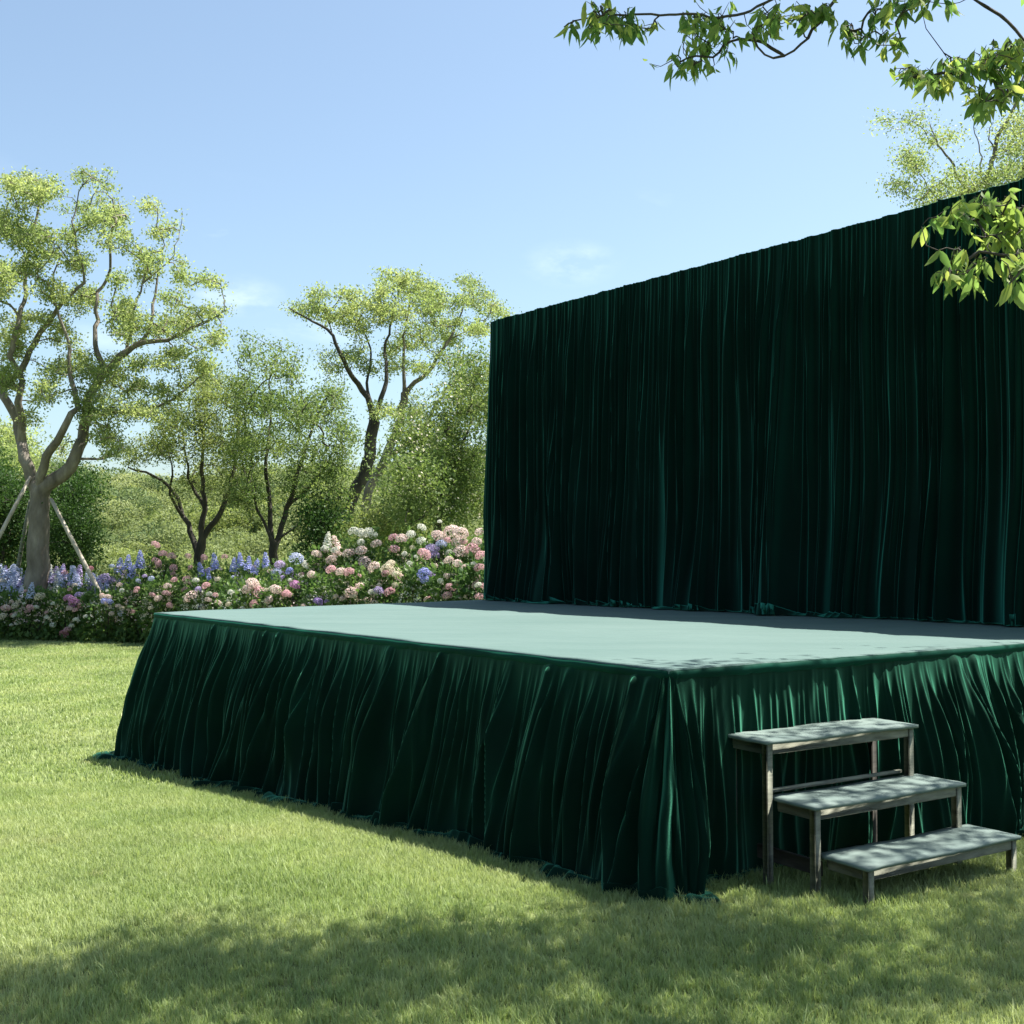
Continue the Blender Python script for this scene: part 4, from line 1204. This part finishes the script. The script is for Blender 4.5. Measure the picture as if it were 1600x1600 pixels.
for p in plants:
    for q in range(7):
        if p['n'] + q > 60: break
        fx = gp.uniform(-1.1, 1.1); fz = gp.uniform(-.35, 1.0)
        yo = -p['ry'] * math.sqrt(max(.05, 1 - fx * fx * .6 - max(fz, 0) ** 2 * .8))
        P3 = np.array([fx * p['rx'] * 1.25, yo, p['h'] * (.5 + fz * .5)])
        cl = gp.choice(['white', 'blush', 'pink', 'cream'] if p['kind'] == 'hydrangea' else ['pale', 'lilac', 'blush', 'lilac'])
        me = head_mesh('h', cl, q % 3); o = bpy.data.objects.new('flower_head', me); COL.objects.link(o)
        o.parent = p['root']; o.location = tuple(P3); sc = gp.uniform(.035, .07); o.scale = (sc, sc, sc * .85)
        o.rotation_euler = (gp.normal(.4, .2), gp.normal(0, .2), gp.uniform(0, 6.28))

# low ground planting filling the bed between the bushes
gq = rs(88)
n = 26000
px = gq.uniform(-90, 790, n); dp = np.array([bed_depth(a) for a in px]) + gq.uniform(-.25, 2.3, n)
hz_ = (.25 + .75 * gq.uniform(0, 1, n) ** 1.3) * np.interp(px, [-90, 230, 500, 770], [.85, .9, 1.25, 1.45]) * sm(dp - np.array([bed_depth(a) for a in px]), -.6, .6)
C = np.stack([(px - 800) / FPX * dp, dp, gz(0, dp) + hz_ * gq.uniform(.05, 1, n)], 1)
V, F = leaf_quads(C, gq.normal(0, 1, (n, 3)) + [0, -.2, .4], gq.normal(0, 1, (n, 3)), gq.uniform(.07, .15, n), gq.uniform(.025, .06, n))
o = mesh_np('undergrowth', V, F, M['leaf_bed']); tag(o, 'dense green undergrowth filling the flower bed between the bushes', 'undergrowth', kind='stuff')

# ------------------------------------------------------------------ hillside scrub
def clump(seed, n, mat):
    g = rs(seed)
    c = g.normal(0, .55, (7, 3)) * [1, 1, .35] + [0, 0, .35]; rad = g.uniform(.4, .75, 7)
    k = g.randint(0, 7, n); q = g.normal(0, 1, (n, 3)); q /= np.linalg.norm(q, axis=1)[:, None]
    C = c[k] + q * (rad[k] * g.uniform(.86, 1.03, n))[:, None] * [1, 1, .8]
    C[:, 2] = np.maximum(C[:, 2], 0)
    V, F = leaf_quads(C, q * .5 + g.normal(0, .7, (n, 3)), q + g.normal(0, .3, (n, 3)), g.uniform(.05, .11, n), g.uniform(.035, .06, n))
    return mesh_np('scrub_clump', V, F, mat)


gh = rs(61)
src = [clump(700 + i, 5000, (M['scrub'], M['scrub'], M['scrub_dark'], M['scrub'], M['leaf_olive'])[i]) for i in range(5)]
n = 800
yy = 33 + 60 * gh.uniform(0, 1, n) ** 1.1; xx = gh.uniform(-.62, .30, n) * yy
sz = gh.uniform(.8, 2.0, n) * np.interp(yy, [33, 60, 95], [.6, 1.0, 1.4])
pts = np.stack([xx, yy, np.where(yy < 34, gz(xx, yy), hz(xx, yy)) - .1 * sz], 1)
instancer('hillside_scrub', pts, np.stack([gh.normal(0, .1, n), gh.normal(0, .1, n), gh.uniform(0, 6.28, n)], 1), sz, src,
          'soft yellow-green scrub covering the hillside behind the trees', 'scrub')

# ------------------------------------------------------------------ grass
def tuft(seed, nb, rad, h0, h1, wd):
    g = rs(seed); V = []; F = []
    for _ in range(nb):
        a = g.uniform(0, 6.28); q = rad * math.sqrt(g.uniform()); b = np.array([q * math.cos(a), q * math.sin(a), -.004])
        h = g.uniform(h0, h1); ld = g.uniform(0, 6.28); ben = g.uniform(.1, .75) * h
        dv = np.array([math.cos(ld), math.sin(ld), 0]); sv = np.array([-dv[1], dv[0], 0]) * wd * g.uniform(.7, 1.3) / 2
        i0 = len(V)
        V += [b - sv, b + sv, b + dv * ben * .35 + [0, 0, h * .6] + sv * .8, b + dv * ben * .35 + [0, 0, h * .6] - sv * .8, b + dv * ben + [0, 0, h * .97]]
        F += [(i0, i0 + 1, i0 + 2, i0 + 3), (i0 + 3, i0 + 2, i0 + 4)]
    return mesh_np('grass_tuft', V, F, M['grass'])


def in_stage(x, y, m):
    ok = np.ones(len(x), bool)
    cen = sum(PERIM) / 4
    for i in range(4):
        a, b = PERIM[i], PERIM[(i + 1) % 4]
        e = (b - a) / np.linalg.norm(b - a); nn = np.array([-e[1], e[0]])
        if nn @ (cen - a) < 0: nn = -nn
        ok &= ((x - a[0]) * nn[0] + (y - a[1]) * nn[1]) > -m
    return ok


gg = rs(4321)


def lawn_pts(n, y0, y1, pad, power=1.0):
    y = y0 + (y1 - y0) * gg.uniform(0, 1, n) ** power
    x = gg.uniform(-1, 1, n) * (0.4315 * y + pad)
    k = ~in_stage(x, y, .06)
    return x[k], y[k]


near = [tuft(800 + i, 16, .032, .022, .050, .0032) for i in range(6)]
x, y = lawn_pts(90000, 2.4, 9.2, 2.6)
dens = np.sin(x * 2.3 + 1) * np.sin(y * 1.9) * .5 + np.sin(x * 5.1 + y * 3.3) * .3
sc = gg.uniform(.7, 1.15, len(x)) * (1 + .18 * dens)
tall = gg.uniform(0, 1, len(x)) < .012; sc[tall] *= 1.6
pts = np.stack([x, y, gz(x, y)], 1)
instancer('grass', pts, np.stack([gg.normal(0, .12, len(x)), gg.normal(0, .12, len(x)), gg.uniform(0, 6.28, len(x))], 1), sc, near,
          'short green lawn grass in the foreground around the stage', 'grass')
far = [tuft(900 + i, 16, .09, .022, .05, .009) for i in range(5)]
x, y = lawn_pts(76000, 9.0, 27.5, 4.5, .8)
sc = gg.uniform(.75, 1.2, len(x))
pts = np.stack([x, y, gz(x, y)], 1)
instancer('grass', pts, np.stack([gg.normal(0, .1, len(x)), gg.normal(0, .1, len(x)), gg.uniform(0, 6.28, len(x))], 1), sc, far,
          'lawn grass stretching away to the flower bed', 'grass')

# ------------------------------------------------------------------ light and sky
sun = bpy.data.lights.new('sun', 'SUN'); sun.energy = 5.0; sun.angle = R(0.5); sun.color = (1.0, 0.955, 0.88)
so_ = bpy.data.objects.new('sun', sun); COL.objects.link(so_)
dv = Vector(SUNV).normalized()
so_.rotation_euler = dv.to_track_quat('Z', 'Y').to_euler()
elev = math.asin(dv.z); az = math.atan2(dv.x, dv.y)
wd = bpy.data.worlds.new('World'); SC.world = wd; wd.use_nodes = True
nt = wd.node_tree; nt.nodes.clear()
out = nt.nodes.new('ShaderNodeOutputWorld'); bg = nt.nodes.new('ShaderNodeBackground')
sky = nt.nodes.new('ShaderNodeTexSky'); sky.sky_type = 'NISHITA'; sky.sun_disc = False
sky.sun_elevation = elev; sky.sun_rotation = az
sky.air_density = 1.0; sky.dust_density = 1.5; sky.ozone_density = 2.0; sky.altitude = 0
# faint wisps of cloud low over the horizon
tc = nt.nodes.new('ShaderNodeTexCoord')
mp = nt.nodes.new('ShaderNodeMapping'); mp.inputs['Scale'].default_value = (1, 1, 3.0); nt.links.new(tc.outputs['Generated'], mp.inputs[0])
nz = noise(nt, 5.5, 6, 0.55, mp.outputs[0])
cl = ramp(nt, nz, [(0.60, (0, 0, 0)), (0.80, (.30, .30, .30))])
sz_ = nt.nodes.new('ShaderNodeSeparateXYZ'); nt.links.new(tc.outputs['Generated'], sz_.inputs[0])
band = ramp(nt, sz_.outputs[2], [(0.12, (0, 0, 0)), (0.19, (1, 1, 1)), (0.235, (1, 1, 1)), (0.30, (0, 0, 0))])
cl = mixc(nt, 1.0, cl, band, 'MULTIPLY')
cm = mixc(nt, cl, sky.outputs[0], (10.5, 10.2, 10.6))
for (cx_, cy_, rr_) in ((893, 412, .045), (378, 462, .04)):
    dd_ = ray(cx_, cy_); dd_ = dd_ / np.linalg.norm(dd_)
    m2 = nt.nodes.new('ShaderNodeMapping'); m2.inputs['Scale'].default_value = (1, 1, 2.2); nt.links.new(tc.outputs['Generated'], m2.inputs[0])
    vd = nt.nodes.new('ShaderNodeVectorMath'); vd.operation = 'DISTANCE'; nt.links.new(m2.outputs[0], vd.inputs[0]); vd.inputs[1].default_value = (dd_[0], dd_[1], dd_[2] * 2.2)
    fall = ramp(nt, vd.outputs['Value'], [(0.0, (1, 1, 1)), (rr_, (0, 0, 0))])
    wisp = ramp(nt, noise(nt, 26, 5, .6, m2.outputs[0]), [(.36, (0, 0, 0)), (.72, (.24, .24, .24))])
    cm = mixc(nt, mixc(nt, 1.0, fall, wisp, 'MULTIPLY'), cm, (11.0, 10.4, 10.6))
hs = nt.nodes.new('ShaderNodeHueSaturation'); hs.inputs['Saturation'].default_value = 0.86; hs.inputs['Value'].default_value = 0.97
nt.links.new(cm, hs.inputs['Color']); cm = mixc(nt, 1.0, hs.outputs[0], (0.90, 0.99, 0.985), 'MULTIPLY')
nt.links.new(cm, bg.inputs[0]); bg.inputs[1].default_value = 0.075
nt.links.new(bg.outputs[0], out.inputs[0])

cam = bpy.data.cameras.new('camera'); cam.sensor_width = 36; cam.lens = FPX / 1600 * 36; cam.clip_end = 5000
co = bpy.data.objects.new('camera', cam); COL.objects.link(co)
co.location = (0, 0, CAMZ); co.rotation_euler = (PI / 2 + PITCH, 0, 0)
SC.camera = co
SC.view_settings.view_transform = 'Standard'; SC.view_settings.look = 'None'
SC.view_settings.exposure = 1.52; SC.view_settings.gamma = 1.0
SC.cycles.max_bounces = 8; SC.cycles.transparent_max_bounces = 8
SC.cycles.use_denoising = True
